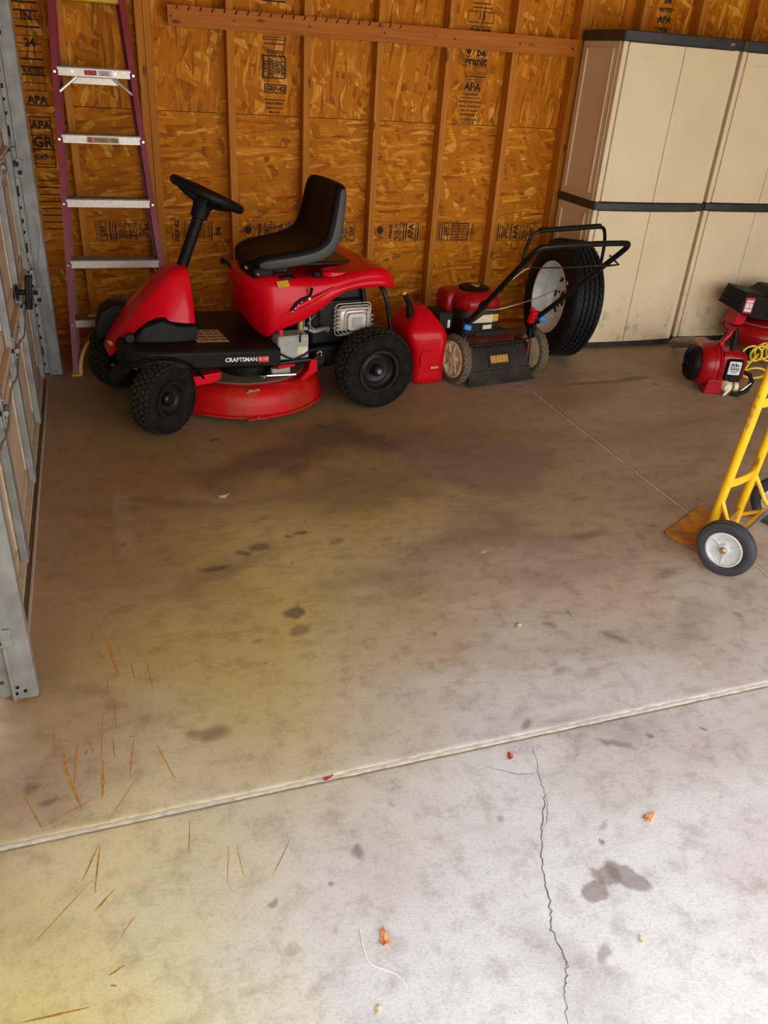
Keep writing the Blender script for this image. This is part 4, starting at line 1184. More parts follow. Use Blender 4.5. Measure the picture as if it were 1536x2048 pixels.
# engine bay: engine block, air shroud, guarded muffler, battery, tubes
MB().box((0.16, 0.02, 0.40), (0.30, 0.30, 0.22)).box((0.14, 0.03, 0.53), (0.24, 0.26, 0.06)).build('engine_block', 'black_metal', mower, bevel=0.015)
MB().lathe([(0.001, -0.05), (0.15, -0.05), (0.155, 0.0), (0.13, 0.035), (0.001, 0.04)], 28, Matrix.Translation((0.17, 0, 0.58)) @ Matrix.Rotation(PI / 2, 4, 'X')).build('fan_shroud', 'black_plastic', mower, smooth=40)
MB().cyl((0.295, 0.16, 0.36), (0.295, 0.16, 0.52), 0.036, n=20).build('oil_filter', 'black_plastic', mower, smooth=40)
MB().box((0.300, 0.16, 0.477), (0.076, 0.076, 0.004)).build('filter_band', 'steel', mower)
mf = MB().box((0.105, 0.185, 0.420), (0.155, 0.075, 0.115)).build('cylinder_head', 'aluminium', mower, bevel=0.022, seg=3)
MB().loft([[(0.095 + x, 0.224, 0.412 + z) for x, z in rrect(0.050, 0.044, 0.018)], [(0.095 + x, 0.240, 0.412 + z) for x, z in rrect(0.047, 0.041, 0.018)]]).build('valve_cover', 'aluminium', mf, smooth=40)
MB().loft([[(0.095 + x, 0.240, 0.412 + z) for x, z in rrect(0.028, 0.024, 0.010)], [(0.095 + x, 0.2425, 0.412 + z) for x, z in rrect(0.026, 0.022, 0.010)]]).build('cover_plate', 'battery_grey', mf, smooth=40)
for q in range(6):
    MB().box((0.105, 0.190, 0.372 + 0.020 * q), (0.185, 0.060, 0.0045)).build('cooling_fin', 'aluminium', mf, bevel=0.001)
for q in range(4):
    e = 0.012 * q
    MB().tube([(0.095 + x, 0.232 - 0.014 * q, 0.414 + z) for x, z in rrect(0.060 + e, 0.053 + e * 0.7, 0.022)], 0.0026, 6, closed=True).build('guard_wire', 'aluminium', mf)
for q in range(3):
    MB().tube([(0.020, 0.225, 0.39 + 0.022 * q), (-0.002, 0.22, 0.39 + 0.022 * q), (-0.004, 0.16, 0.39 + 0.022 * q)], 0.0026, 6).build('guard_wire', 'aluminium', mf)
bt = MB().box((0.440, 0.235, 0.325), (0.155, 0.095, 0.108)).build('battery', 'battery_grey', mower, bevel=0.008)
MB().box((0.440, 0.235, 0.381), (0.150, 0.090, 0.008)).build('battery_lid', 'battery_grey', bt, bevel=0.003)
MB().box((0.395, 0.2835, 0.312), (0.050, 0.001, 0.036)).build('battery_label', 'label_cream', bt, smooth=0)
MB().cyl((0.495, 0.255, 0.380), (0.495, 0.255, 0.412), 0.012, n=12).build('terminal_boot', 'red_print', bt, smooth=40)
MB().tube([(0.495, 0.255, 0.41), (0.49, 0.24, 0.44), (0.46, 0.2, 0.45)], 0.005, 8).build('red_cable', 'red_print', bt)
MB().tube([(0.395, 0.26, 0.385), (0.41, 0.288, 0.38), (0.41, 0.289, 0.355)], 0.004, 8).build('black_cable', 'black_plastic', bt)
MB().tube([(0.525, 0.285, 0.315), (0.48, 0.292, 0.290), (0.44, 0.29, 0.272), (0.39, 0.29, 0.29), (0.355, 0.285, 0.31)], 0.005, 8).build('hold_down_strap', 'black_plastic', bt)
for i, (x, y, z, r, h) in enumerate(((0.375, 0.20, 0.43, 0.016, 0.09), (0.350, 0.17, 0.42, 0.012, 0.10), (0.335, 0.21, 0.47, 0.020, 0.02), (0.385, 0.15, 0.45, 0.018, 0.10))):
    MB().cyl((x, y, z - h / 2), (x, y, z + h / 2), r, n=14).build('carburettor_part', ('brass', 'steel', 'label_cream', 'black_metal')[i], mower, smooth=40)
MB().tube([(0.36, 0.20, 0.395), (0.31, 0.215, 0.378), (0.26, 0.21, 0.384), (0.235, 0.20, 0.375)], [0.012, 0.015, 0.013, 0.018], 10).build('intake_elbow', 'steel', mower)
for q in range(4):
    MB().tube([(0.345 - 0.012 * q, 0.215, 0.455), (0.33 + 0.006 * q, 0.225, 0.42), (0.345 - 0.014 * q, 0.22, 0.38)], 0.0028, 6).build('hose', 'wire' if q % 2 else 'black_plastic', mower)
# tubular guard hoop behind the seat
MB().tube([(-0.115, 0.205, 0.28), (-0.110, 0.205, 0.36), (-0.085, 0.205, 0.48), (-0.062, 0.20, 0.545), (-0.045, 0.18, 0.575), (-0.040, 0.0, 0.585), (-0.045, -0.18, 0.575), (-0.062, -0.20, 0.545), (-0.085, -0.205, 0.48), (-0.115, -0.205, 0.28)], 0.0105, 10).build('frame_hoop', 'black_metal', mower, smooth=60)
MB().tube([(0.045, 0.17, 0.60), (0.035, 0.175, 0.52), (0.02, 0.18, 0.46)], 0.012, 8).build('support_strut', 'black_metal', mower)

# mowing deck
DC = Matrix.Translation((0.595, 0.0, 0.0)) @ Matrix.Diagonal((1.015, 1.0, 1.0, 1.0)) @ Matrix.Rotation(PI / 2, 4, 'X')
dk = MB().lathe([(0.392, 0.038), (0.392, 0.048), (0.378, 0.050), (0.374, 0.085), (0.366, 0.125), (0.345, 0.155), (0.315, 0.168), (0.295, 0.166), (0.285, 0.178), (0.10, 0.185), (0.001, 0.185), (0.001, 0.175), (0.28, 0.168), (0.36, 0.09), (0.372, 0.038)], 64, DC).build('mower_deck', 'deck_red', mower, smooth=50)
MB().lathe([(0.283, 0.176), (0.292, 0.172), (0.292, 0.178), (0.13, 0.190), (0.125, 0.182)], 48, DC).build('clipping_crust', 'sticker_tan', dk, smooth=50).data.materials[0] = MATS['mud_tyre']
MB().box((0.66, 0.393, 0.042), (0.10, 0.02, 0.010)).build('deck_tab', 'deck_red', dk, bevel=0.002)
MB().cyl((0.66, 0.404, 0.047), (0.66, 0.404, 0.054), 0.006, n=10).build('tab_bolt', 'bright_steel', dk)
tx = MB(); add_text(tx, '30', 0.062, Matrix.Translation((0.665, 0.350, 0.1620)) @ Matrix.Rotation(PI, 4, 'Z') @ Matrix.Rotation(0.95, 4, 'X'), bold=0.03)
tx.build('size_lettering', 'label_cream', dk, smooth=0, solid=0.0008)
MB().lathe([(0.001, 0.178), (0.12, 0.178), (0.12, 0.225), (0.09, 0.25), (0.001, 0.25)], 32, Matrix.Translation((0.62, 0.10, 0.0)) @ Matrix.Rotation(PI / 2, 4, 'X')).build('blade_spindle_cover', 'black_plastic', mower, smooth=40)
MB().box((0.49, 0.235, 0.205), (0.095, 0.03, 0.040), (0, 0.1, 0)).build('bracket_plate', 'battery_grey', mower, bevel=0.006)
MB().tube([(0.60, 0.27, 0.200), (0.43, 0.285, 0.196)], 0.0065, 8).build('lift_rod', 'bright_steel', mower)
MB().cyl((0.585, 0.27, 0.194), (0.585, 0.27, 0.207), 0.016, n=16).build('washer', 'bright_steel', mower)
MB().prism([(0.93, 0.245), (0.80, 0.255), (0.80, 0.222), (0.85, 0.205), (0.92, 0.20)], 0.26, 0.31, 'xz').build('front_hanger', 'mower_red', mower, bevel=0.004)
MB().prism([(0.335, 0.272), (0.365, 0.272), (0.375, 0.225), (0.42, 0.180), (0.40, 0.172), (0.33, 0.215)], 0.30, 0.318, 'xz').build('rear_hanger', 'mower_red', mower, bevel=0.003)
MB().prism([(0.52, 0.262), (0.44, 0.262), (0.44, 0.242), (0.53, 0.235)], 0.285, 0.30, 'xz').build('link_plate', 'mower_red', mower, bevel=0.002)
MB().tube([(0.56, 0.30, 0.262), (0.36, 0.30, 0.268)], 0.009, 8).build('side_rail', 'black_metal', mower)
MB().cyl((0.30, 0.22, 0.25), (0.30, 0.27, 0.25), 0.030, n=16).build('pulley', 'black_metal', mower, bevel=0.004)
MB().tube([(0.31 + 0.013 * math.cos(a), 0.285, 0.285 + 0.013 * math.sin(a)) for a in (0.2, 0.8, 1.6, 2.4, 3.2, 4.0)], 0.004, 6).build('spring_hook', 'bright_steel', mower)

# ================================================================== GAS CAN
can = empty('gas_can', (2.262, -0.785, 0), math.radians(6), 'red plastic gas can with a black spout standing between the two mowers', 'gas can')
SEC = [  # z, centre x, centre y, half width, half depth
    (0.000, 0.010, 0, 0.088, 0.128), (0.012, 0.008, 0, 0.100, 0.140), (0.045, 0.006, 0, 0.104, 0.145), (0.060, 0.005, 0, 0.098, 0.142), (0.130, 0.003, 0, 0.100, 0.143), (0.200, 0.0, 0, 0.108, 0.146), (0.255, -0.008, 0.002, 0.126, 0.148), (0.292, -0.018, 0.004, 0.133, 0.146),
    (0.322, -0.024, 0.006, 0.124, 0.138), (0.360, -0.022, 0.012, 0.094, 0.118), (0.395, -0.018, 0.020, 0.062, 0.090), (0.420, -0.016, 0.026, 0.038, 0.062), (0.432, -0.016, 0.028, 0.018, 0.04)]
rings = []
for z, cx, cy, hx, hy in SEC:
    z *= 0.93; hx *= 0.92
    rings.append([(cx + x, cy + y, z) for x, y in rrect(hx, hy, min(hx, hy) * 0.42, 5)])
cb = MB().loft(rings).build('can_body', 'can_red', can, smooth=60, subsurf=1)
# moulded panel ribs on the side and end
MB().tube([(0.046, -0.138, 0.075), (0.048, -0.138, 0.165), (0.060, -0.136, 0.235), (0.045, -0.118, 0.300)], [0.010, 0.013, 0.014, 0.008], 10).build('corner_rib', 'can_red', cb, smooth=60)
MB().loft([[(-0.010 + x, -0.146 + d, 0.150 + z) for x, z in rrect(0.058 * f, 0.045 * f, 0.012)] for d, f in ((0.004, 1.0), (-0.004, 0.94))]).build('end_panel', 'can_red', cb, smooth=40)
MB().box((0.025, -0.1475, 0.098), (0.048, 0.004, 0.014)).build('embossed_label', 'leaf_orange', cb, bevel=0.003)
MB().tube([(-0.015, -0.05, 0.355), (-0.015, -0.01, 0.395), (-0.015, 0.06, 0.395), (-0.015, 0.11, 0.34)], 0.014, 10).build('handle', 'can_red', cb, smooth=60)
sp = MB().tube([(-0.075, -0.02, 0.330), (-0.092, -0.03, 0.390), (-0.102, -0.034, 0.422), (-0.126, -0.04, 0.460), (-0.138, -0.042, 0.482)], [0.024, 0.018, 0.014, 0.013, 0.013], 14).build('spout', 'black_plastic', can, smooth=50)
MB().cyl((-0.138, -0.042, 0.480), (-0.145, -0.044, 0.492), 0.0145, 0.012, n=12).build('spout_tip', 'safety_yellow', sp, smooth=40)
MB().lathe([(0.001, 0.0), (0.032, 0.0), (0.032, 0.022), (0.001, 0.022)], 18, Matrix.Translation((-0.072, -0.02, 0.322)) @ Matrix.Rotation(PI / 2, 4, 'X')).build('collar', 'black_plastic', can, smooth=40)

# ================================================================== PUSH MOWER
pm = empty('push_mower', (2.680, -0.872, 0), math.radians(99), 'walk-behind push mower with a black folding handle and cream spoked wheels', 'push mower')
# local: x forward (towards the wall), y left, z up
def pm_wheel(name, R, w, loc, sgn):
    t = MB().lathe(tyre_profile(R - 0.003, w, R * 0.74), 40).build(name, 'mud_tyre', pm, smooth=50, loc=loc)
    lugs(R - 0.003, w * 0.9, 26, 3, 0.016, 0.008).build('tread', 'mud_tyre', t, smooth=0, kind='stuff')
    h = w / 2 * sgn; ri = R * 0.74
    MB().lathe([(ri + 0.002, h * 0.5), (ri + 0.002, h * 0.95), (ri - 0.010, h * 1.0), (ri - 0.012, h * 0.35), (0.035, h * 0.25), (0.033, h * 0.95), (0.016, h * 1.05), (0.001, h * 0.9), (0.001, -h * 0.2), (ri, -h * 0.5)], 36).build('hubcap', 'wheel_cream', t, smooth=40)
    for k in range(8):
        a = 2 * PI * k / 8
        MB().tube([(0.03 * math.cos(a), h * 0.62, 0.03 * math.sin(a)), (ri * 0.93 * math.cos(a + 0.2), h * 0.62, ri * 0.93 * math.sin(a + 0.2))], 0.0055, 6).build('spoke', 'wheel_cream', t)
    return t
pm_wheel('rear_wheel', 0.134, 0.050, (0, 0.255, 0.134), 1)
pm_wheel('rear_wheel', 0.134, 0.050, (0, -0.262, 0.134), -1)
pm_wheel('front_wheel', 0.10, 0.045, (0.56, 0.245, 0.10), 1)
pm_wheel('front_wheel', 0.10, 0.045, (0.56, -0.245, 0.10), -1)
dk = []
for z, g, r in ((0.060, 0.0, 0.10), (0.150, -0.004, 0.10), (0.185, -0.025, 0.10), (0.200, -0.06, 0.09)):
    dk.append([(0.31 + x, y, z) for x, y in rrect(0.315 + g, 0.232 + g, r, 6)])
MB().loft(dk).build('mower_deck', 'deck_maroon', pm, smooth=45)
MB().box((0.02, 0.190, 0.13), (0.14, 0.012, 0.15)).build('side_plate', 'deck_maroon', pm, bevel=0.004)
MB().box((0.02, -0.200, 0.13), (0.14, 0.012, 0.15)).build('side_plate', 'deck_maroon', pm, bevel=0.004)
# rear discharge door with raised label boss and trailing rubber flap
rings = []
for x, z, w in ((-0.010, 0.190, 0.188), (-0.030, 0.175, 0.190), (-0.060, 0.110, 0.196), (-0.072, 0.075, 0.200)):
    rings.append([(x, w, z), (x, -w, z), (x + 0.016, -w, z + 0.004), (x + 0.016, w, z + 0.004)])
rd = MB().loft(rings).build('rear_door', 'grimy_black', pm, smooth=30, bevel=0.003)
MB().loft([[(-0.074, 0.205, 0.075), (-0.074, -0.205, 0.075), (-0.066, -0.205, 0.078), (-0.066, 0.205, 0.078)], [(-0.092, 0.212, 0.035), (-0.092, -0.212, 0.035), (-0.084, -0.212, 0.036), (-0.084, 0.212, 0.036)], [(-0.118, 0.222, 0.006), (-0.118, -0.222, 0.006), (-0.110, -0.222, 0.004), (-0.110, 0.222, 0.004)]]).build('trailing_flap', 'grimy_black', pm, smooth=30, bevel=0.002)
tl = math.atan2(0.028, 0.06)
boss = MB().box((-0.053, 0.0, 0.122), (0.018, 0.145, 0.075), (0, tl, 0)).build('label_boss', 'grimy_black', rd, bevel=0.006)
lb = MB().box((-0.061, 0.004, 0.130), (0.003, 0.112, 0.040), (0, tl, 0)).build('warning_label', 'label_orange', rd, smooth=0)
tx = MB()
for r_ in range(4):
    for k in range(5):
        tx.box((-0.0632 - 0.0045 * (r_ - 1.5), 0.004 + (k - 2) * 0.021 + 0.003 * (r_ % 2), 0.130 - 0.0092 * (r_ - 1.5)), (0.0012, 0.014, 0.004), (0, tl, 0))
tx.build('fine_print', 'ink', lb, smooth=0, kind='stuff')
for k in range(12):
    MB().box((-0.016, -0.165 + 0.030 * k, 0.184), (0.012, 0.014, 0.010), (0, 0.6, 0)).build('door_tooth', 'grimy_black', rd, smooth=0)
bar = MB().tube([(-0.022, 0.215, 0.205), (-0.022, -0.218, 0.205)], 0.009, 12).build('hinge_bar', 'black_metal', pm)
MB().cyl((-0.022, -0.190, 0.205), (-0.022, -0.216, 0.205), 0.013, n=12).build('bar_end', 'bright_steel', bar)
# height-adjust struts beside the wheels
for y in (0.215, -0.222):
    MB().box((-0.020, y, 0.165), (0.018, 0.014, 0.21), (0, 0.08, 0)).build('strut', 'black_metal', pm, bevel=0.003)
# engine: red blower housing over a black shroud
eng = MB().loft([[(0.27 + x, 0.0 + y, z) for x, y in rrect(0.128 * f, 0.132 * f, 0.05, 5)] for z, f in ((0.19, 0.85), (0.215, 1.0), (0.33, 1.0), (0.350, 0.97))]).build('engine', 'grimy_black', pm, smooth=40)
MB().loft([[(0.28 + x, 0.0 + y, z) for x, y in rrect(0.130 * f, 0.136 * f, 0.06, 6)] for z, f in ((0.342, 0.97), (0.355, 1.02), (0.385, 1.0), (0.420, 0.84), (0.432, 0.70))]).build('blower_housing', 'dull_red', pm, smooth=45)
MB().loft([[(0.34 + x, 0.105 + y, z) for x, y in rrect(0.07 * f, 0.065 * f, 0.03, 5)] for z, f in ((0.28, 0.9), (0.30, 1.0), (0.40, 1.0), (0.425, 0.8))]).build('tank_lobe', 'dull_red', pm, smooth=45)
MB().lathe([(0.001, 0.0), (0.085, 0.0), (0.088, 0.010), (0.060, 0.020), (0.001, 0.022)], 28, Matrix.Translation((0.285, -0.01, 0.432)) @ Matrix.Rotation(PI / 2, 4, 'X')).build('starter_screen', 'black_plastic', pm, smooth=40)
MB().lathe([(0.001, 0.0), (0.03, 0.0), (0.03, 0.003), (0.001, 0.003)], 20, Matrix.Translation((0.27, -0.01, 0.454)) @ Matrix.Rotation(PI / 2, 4, 'X')).build('starter_badge', 'steel', pm)
MB().cyl((0.165, 0.10, 0.35), (0.150, 0.115, 0.372), 0.02, n=14).build('oil_cap', 'dull_red', pm, smooth=40)
MB().cyl((0.20, -0.135, 0.43), (0.20, -0.135, 0.46), 0.016, n=14).build('fuel_cap', 'black_plastic', pm, smooth=40)
MB().loft([[(0.130, 0.02 + y, 0.300 + z) for y, z in ((0.06, -0.018), (-0.075, -0.024), (-0.075, 0.022), (-0.01, 0.022))], [(0.1335, 0.02 + y, 0.300 + z) for y, z in ((0.06, -0.018), (-0.075, -0.024), (-0.075, 0.022), (-0.01, 0.022))]]).build('engine_label', 'label_cream', eng, smooth=0)
MB().box((0.1325, -0.072, 0.301), (0.003, 0.045, 0.040)).build('orange_label', 'label_orange', eng, smooth=0)
MB().box((0.1325, -0.025, 0.252), (0.003, 0.060, 0.024)).build('spec_label', 'label_cream', eng, smooth=0)
MB().box((0.30, 0.195, 0.275), (0.16, 0.09, 0.10)).build('air_filter_box', 'grimy_black', pm, bevel=0.012)
MB().box((0.217, 0.180, 0.262), (0.004, 0.016, 0.045)).build('white_tag', 'white_print', pm, smooth=0)
MB().box((0.20, -0.06, 0.20), (0.14, 0.22, 0.05)).build('muffler', 'grimy_black', pm, bevel=0.01)
# handle: lower tubes, folding brackets, upper loop and bail
HL = [(-0.01, 0.235, 0.315), (-0.13, 0.235, 0.430), (-0.40, 0.235, 0.705), (-0.49, 0.235, 0.795), (-0.515, 0.225, 0.822), (-0.530, 0.195, 0.838)]
HR = [(a, -b_ - 0.11 * max(0, min(1, (c - 0.315) / 0.50)), c) for a, b_, c in HL]
HL = [(a, b_ - 0.02 * (c - 0.315), c) for a, b_, c in HL]
def smooth_path(P, it=2):
    for _ in range(it):
        Q = [P[0]]
        for a, b_ in zip(P[:-1], P[1:]):
            a, b_ = Vector(a), Vector(b_)
            Q += [tuple(a.lerp(b_, 0.25)), tuple(a.lerp(b_, 0.75))]
        P = Q + [P[-1]]
    return P
hp = smooth_path(HL + list(reversed(HR)))
MB().tube(hp, 0.0135, 12).build('handle_loop', 'black_metal', pm, smooth=60)
# bail bar standing up above the grip
bp = smooth_path([(-0.425, 0.225, 0.735), (-0.420, 0.212, 0.80), (-0.440, 0.205, 0.872), (-0.450, 0.165, 0.892), (-0.450, -0.195, 0.902), (-0.440, -0.235, 0.882), (-0.415, -0.275, 0.80), (-0.39, -0.295, 0.69)])
bail = MB().tube(bp, 0.0085, 10).build('bail_bar', 'black_metal', pm, smooth=60)
MB().tube([(-0.451, 0.170, 0.892), (-0.451, -0.190, 0.902)], 0.0125, 12).build('bail_grip', 'black_plastic', bail)
MB().tube([(-0.39, -0.25, 0.700), (-0.41, -0.33, 0.70), (-0.46, -0.350, 0.715), (-0.425, -0.310, 0.755)], 0.0055, 8).build('rope_guide', 'black_metal', pm, smooth=60)
MB().tube([(-0.40, 0.20, 0.72), (-0.37, 0.10, 0.70), (-0.38, -0.10, 0.695), (-0.395, -0.29, 0.70)], 0.0032, 6).build('bail_rod', 'black_metal', pm)
MB().tube(smooth_path([(-0.405, 0.215, 0.715), (-0.33, 0.20, 0.635), (-0.25, 0.16, 0.60), (-0.27, 0.10, 0.66), (-0.28, 0.06, 0.68)]), 0.0032, 6).build('control_cable', 'wire', pm)
MB().tube(smooth_path([(-0.10, 0.22, 0.42), (0.02, 0.12, 0.395), (0.05, 0.0, 0.37), (0.02, -0.12, 0.40), (-0.10, -0.18, 0.47), (-0.20, -0.225, 0.545)]), 0.0028, 6).build('drive_cable', 'wire', pm)
MB().tube([(-0.215 - 0.014 * math.cos(a), -0.245, 0.565 + 0.014 * math.sin(a)) for a in (0, 0.8, 1.6, 2.4, 3.2, 4.0, 4.8)], 0.003, 6).build('cable_clip', 'steel', pm)
MB().box((-0.145, 0.215, 0.465), (0.05, 0.03, 0.035), (0, 0.8, 0)).build('cable_bracket', 'black_metal', pm, bevel=0.004)
for y, s in ((0.235, 1), (-0.238, -1)):
    MB().box((0.0, y, 0.285), (0.060, 0.022, 0.14)).build('handle_bracket', 'black_plastic', pm, bevel=0.008)
    MB().lathe([(0.001, -0.022), (0.034, -0.022), (0.038, 0.0), (0.034, 0.022), (0.001, 0.022)], 20, Matrix.Translation((-0.015, y + s * 0.005, 0.330))).build('pivot_disc', 'black_plastic', pm, smooth=40)
    MB().box((-0.048 if s > 0 else -0.052, y + (0.0 if s > 0 else -0.022), 0.322 if s > 0 else 0.330), (0.030, 0.044, 0.030), (0.3, 0.3, 0)).build('blue_knob', 'blue_plastic', pm, bevel=0.007)
MB().box((-0.035, -0.205, 0.342), (0.030, 0.040, 0.075), (0.0, -0.35, 0.1)).box((-0.030, -0.200, 0.378), (0.024, 0.022, 0.03)).build('red_lever', 'can_red', pm, bevel=0.006)
for p in ((-0.050, -0.245, 0.350), (-0.052, -0.252, 0.318)):
    MB().cyl(p, (p[0] - 0.006, p[1], p[2]), 0.007, n=10).build('bolt', 'bright_steel', pm)

# ================================================================== SPARE TYRE
tyre = empty('spare_tire', (3.270, -0.525, 0.0), 0, 'large black tire on a silver steel rim leaning against the cream cabinet', 'tire')
R_, W_, RI = 0.338, 0.205, 0.205
TM_ = (Matrix.Translation((0.0, 0, R_ + 0.006)) @ Matrix.Rotation(math.radians(-3), 4, 'Z') @ Matrix.Rotation(math.radians(4.5), 4, 'Y') @ Matrix.Rotation(-PI / 2, 4, 'Z'))
# after this the wheel axis (local y) points along world x; the visible outer face is at -x
def tpart(mb, name, mat, **kw):
    m = MB(); m.add(mb.v, mb.f, TM_); return m.build(name, mat, kw.pop('parent', tyre), **kw)
h = W_ / 2
prof = [(RI - 0.004, -h * 0.80), (RI + 0.010, -h * 0.95), (RI + 0.045, -h * 1.02), (RI + 0.085, -h * 0.99), (R_ - 0.020, -h * 0.90), (R_ - 0.006, -h * 0.78), (R_ - 0.002, -h * 0.66)]
for g in (-0.45, -0.15, 0.15, 0.45):                                   # four circumferential grooves
    prof += [(R_, h * (g - 0.055)), (R_ - 0.010, h * (g - 0.045)), (R_ - 0.010, h * (g + 0.045)), (R_, h * (g + 0.055))]
prof += [(R_ - 0.002, h * 0.66), (R_ - 0.006, h * 0.78), (R_ - 0.020, h * 0.90), (RI + 0.085, h * 0.99), (RI + 0.045, h * 1.02), (RI + 0.010, h * 0.95), (RI - 0.004, h * 0.80)]
carcass = tpart(MB().lathe(prof, 72), 'carcass', 'rubber_clean', smooth=40)
sl = MB()
for j, g in enumerate((-0.60, -0.30, 0.0, 0.30, 0.60)):
    for k in range(60):
        a = 2 * PI * (k + 0.5 * (j % 2)) / 60
        M = Matrix.Rotation(-a, 4, 'Y') @ Matrix.Translation((R_ + 0.0008, h * g, 0)) @ Matrix.Rotation(0.4, 4, 'X')
        q = MB().box((0, 0, 0), (0.004, h * 0.20, 0.024)); sl.add(q.v, q.f, M)
tpart(sl, 'tread', 'rubber_clean', smooth=0, kind='stuff', parent=carcass)
rim = tpart(MB().lathe([(RI + 0.008, -h * 0.86), (RI + 0.006, -h * 0.93), (RI - 0.006, -h * 0.93), (RI - 0.010, -h * 0.84), (RI - 0.022, -h * 0.70), (RI - 0.024, -h * 0.30), (RI - 0.034, -h * 0.22), (RI - 0.036, h * 0.05), (RI - 0.050, h * 0.22), (RI - 0.085, h * 0.26), (RI - 0.105, h * 0.14), (0.050, h * 0.10), (0.044, h * 0.12), (0.044, h * 0.2),
            (0.11, h * 0.25), (RI - 0.05, h * 0.34), (RI - 0.02, h * 0.5), (RI, h * 0.86)], 56), 'rim', 'rim_silver', smooth=40)
for k in range(5):
    a = 2 * PI * k / 5 + 0.3
    M = Matrix.Rotation(-a, 4, 'Y')
    q = MB().cyl((0.070, h * 0.09, 0), (0.070, h * 0.11, 0), 0.010, n=12); m = MB().add(q.v, q.f, M)
    tpart(m, 'bolt_hole', 'gap_dark', parent=rim)
for k in range(8):
    a = 2 * PI * k / 8
    M = Matrix.Rotation(-a, 4, 'Y')
    q = MB().loft([[(0.128 + 0.010 * x, h * 0.225 + d, 0.022 * z) for x, z in [(math.cos(t), math.sin(t)) for t in [2 * PI * i / 12 for i in range(12)]]] for d in (-0.004, 0.012)]); m = MB().add(q.v, q.f, M)
    tpart(m, 'vent_slot', 'gap_dark', parent=rim)
tpart(MB().cyl((0, h * 0.10, 0), (0, h * 0.2, 0), 0.045, n=24), 'centre_bore', 'gap_dark', parent=rim)
q = MB().cyl((RI - 0.045, -h * 0.55, 0), (RI - 0.02, -h * 0.70, 0), 0.005, n=8); m = MB().add(q.v, q.f, Matrix.Rotation(2.2, 4, 'Y'))
tpart(m, 'valve_stem', 'black_plastic', parent=rim)

# ================================================================== CABINETS
def cabinet(x0, yb, label, depth=0.42, W=0.762, H=1.752):
    """tall resin cabinet; local x right, front towards -y, back at y=0"""
    c = empty('storage_cabinet', (x0, yb, 0), 0, label, 'cabinet', 'cream storage cabinets')
    B = 0.035; M0, M1 = 0.842, 0.886; T = 1.70
    MB().span((0.004, -depth + 0.03, B), (W - 0.004, 0, T)).build('body', 'cabinet_plastic', c, smooth=0, bevel=0.004)
    # front stiles either side of the doors
    for xa, xb in ((0.0, 0.030), (W - 0.040, W)):
        for za, zb in ((B, M0), (M1, T)):
            MB().span((xa, -depth, za), (xb, -depth + 0.034, zb)).build('front_stile', 'cabinet_plastic', c, smooth=0, bevel=0.006)
    bow = 0.016
    def yb_(x): return -depth - 0.006 - bow * (1 - ((x - W / 2) / (W / 2)) ** 2)
    gap = 0.004; xm = W / 2 + 0.0
    for za, zb in ((B + 0.004, M0 - 0.004), (M1 + 0.004, T - 0.004)):
        for xa, xb in ((0.032, xm - gap / 2), (xm + gap / 2, W - 0.042)):
            n = 8; rings = []
            for k in range(n + 1):
                x = xa + (xb - xa) * k / n; y = yb_(x)
                rings.append([(x, y, za), (x, y, zb), (x, -depth + 0.03, zb), (x, -depth + 0.03, za)])
            d = MB().loft(rings).build('door', 'cabinet_plastic', c, smooth=30, bevel=0.003)
            # shallow raised field on each door
            rings = []
            for k in range(n + 1):
                x = xa + 0.045 + (xb - xa - 0.09) * k / n; y = yb_(x) - 0.0008
                rings.append([(x, y, za + 0.06), (x, y, zb - 0.06), (x, y + 0.004, zb - 0.06), (x, y + 0.004, za + 0.06)])
            MB().loft(rings).build('raised_field', 'cabinet_plastic', d, smooth=30, bevel=0.002)
    for za, zb, name, ex in ((0.0, B, 'base', 0.002), (M0, M1, 'middle_band', 0.010), (T, H, 'lid', 0.012)):
        n = 14
        pl = [(-ex, 0.0), (-ex, -depth - ex * 0.5)]
        pl += [(W * k / n, yb_(W * k / n) - ex * 0.7 if name != 'base' else -depth - 0.004) for k in range(n + 1)]
        pl += [(W + ex, -depth - ex * 0.5), (W + ex, 0.0)]
        o = MB().prism(pl, za, zb, 'xy').build(name, 'dark_trim', c, smooth=30, bevel=0.005)
        if name == 'lid':
            MB().box((W - 0.075, yb_(W - 0.075) - 0.010, (T + H) / 2), (0.028, 0.003, 0.014)).build('lid_plate', 'brass', o, bevel=0.003)
        if name == 'middle_band':
            MB().box((W / 2, yb_(W / 2) - 0.0075, (M0 + M1) / 2), (0.003, 0.002, M1 - M0)).build('band_split', 'gap_dark', o, smooth=0)
    # framed side panel
    for za, zb in ((B + 0.03, M0 - 0.03), (M1 + 0.03, T - 0.03)):
        ya, yc = -depth + 0.085, -0.05
        for a, b_ in (((ya, za), (ya + 0.012, zb)), ((yc - 0.012, za), (yc, zb)), ((ya, za), (yc, za + 0.012)), ((ya, zb - 0.012), (yc, zb))):
            MB().span((-0.006, a[0], a[1]), (0.006, b_[0], b_[1])).build('side_moulding', 'cabinet_plastic', c, smooth=0, bevel=0.004)
    MB().span((-0.003, -depth + 0.035, B), (0.006, -depth + 0.045, T)).build('side_groove', 'cabinet_plastic', c, smooth=0, bevel=0.002)
    return c
cabinet(3.424, -0.040, 'cream two-tier storage cabinet with black bands, beside the leaning tire')
cabinet(4.236, -0.012, 'cream storage cabinet with black bands at the right edge, behind the air compressor')

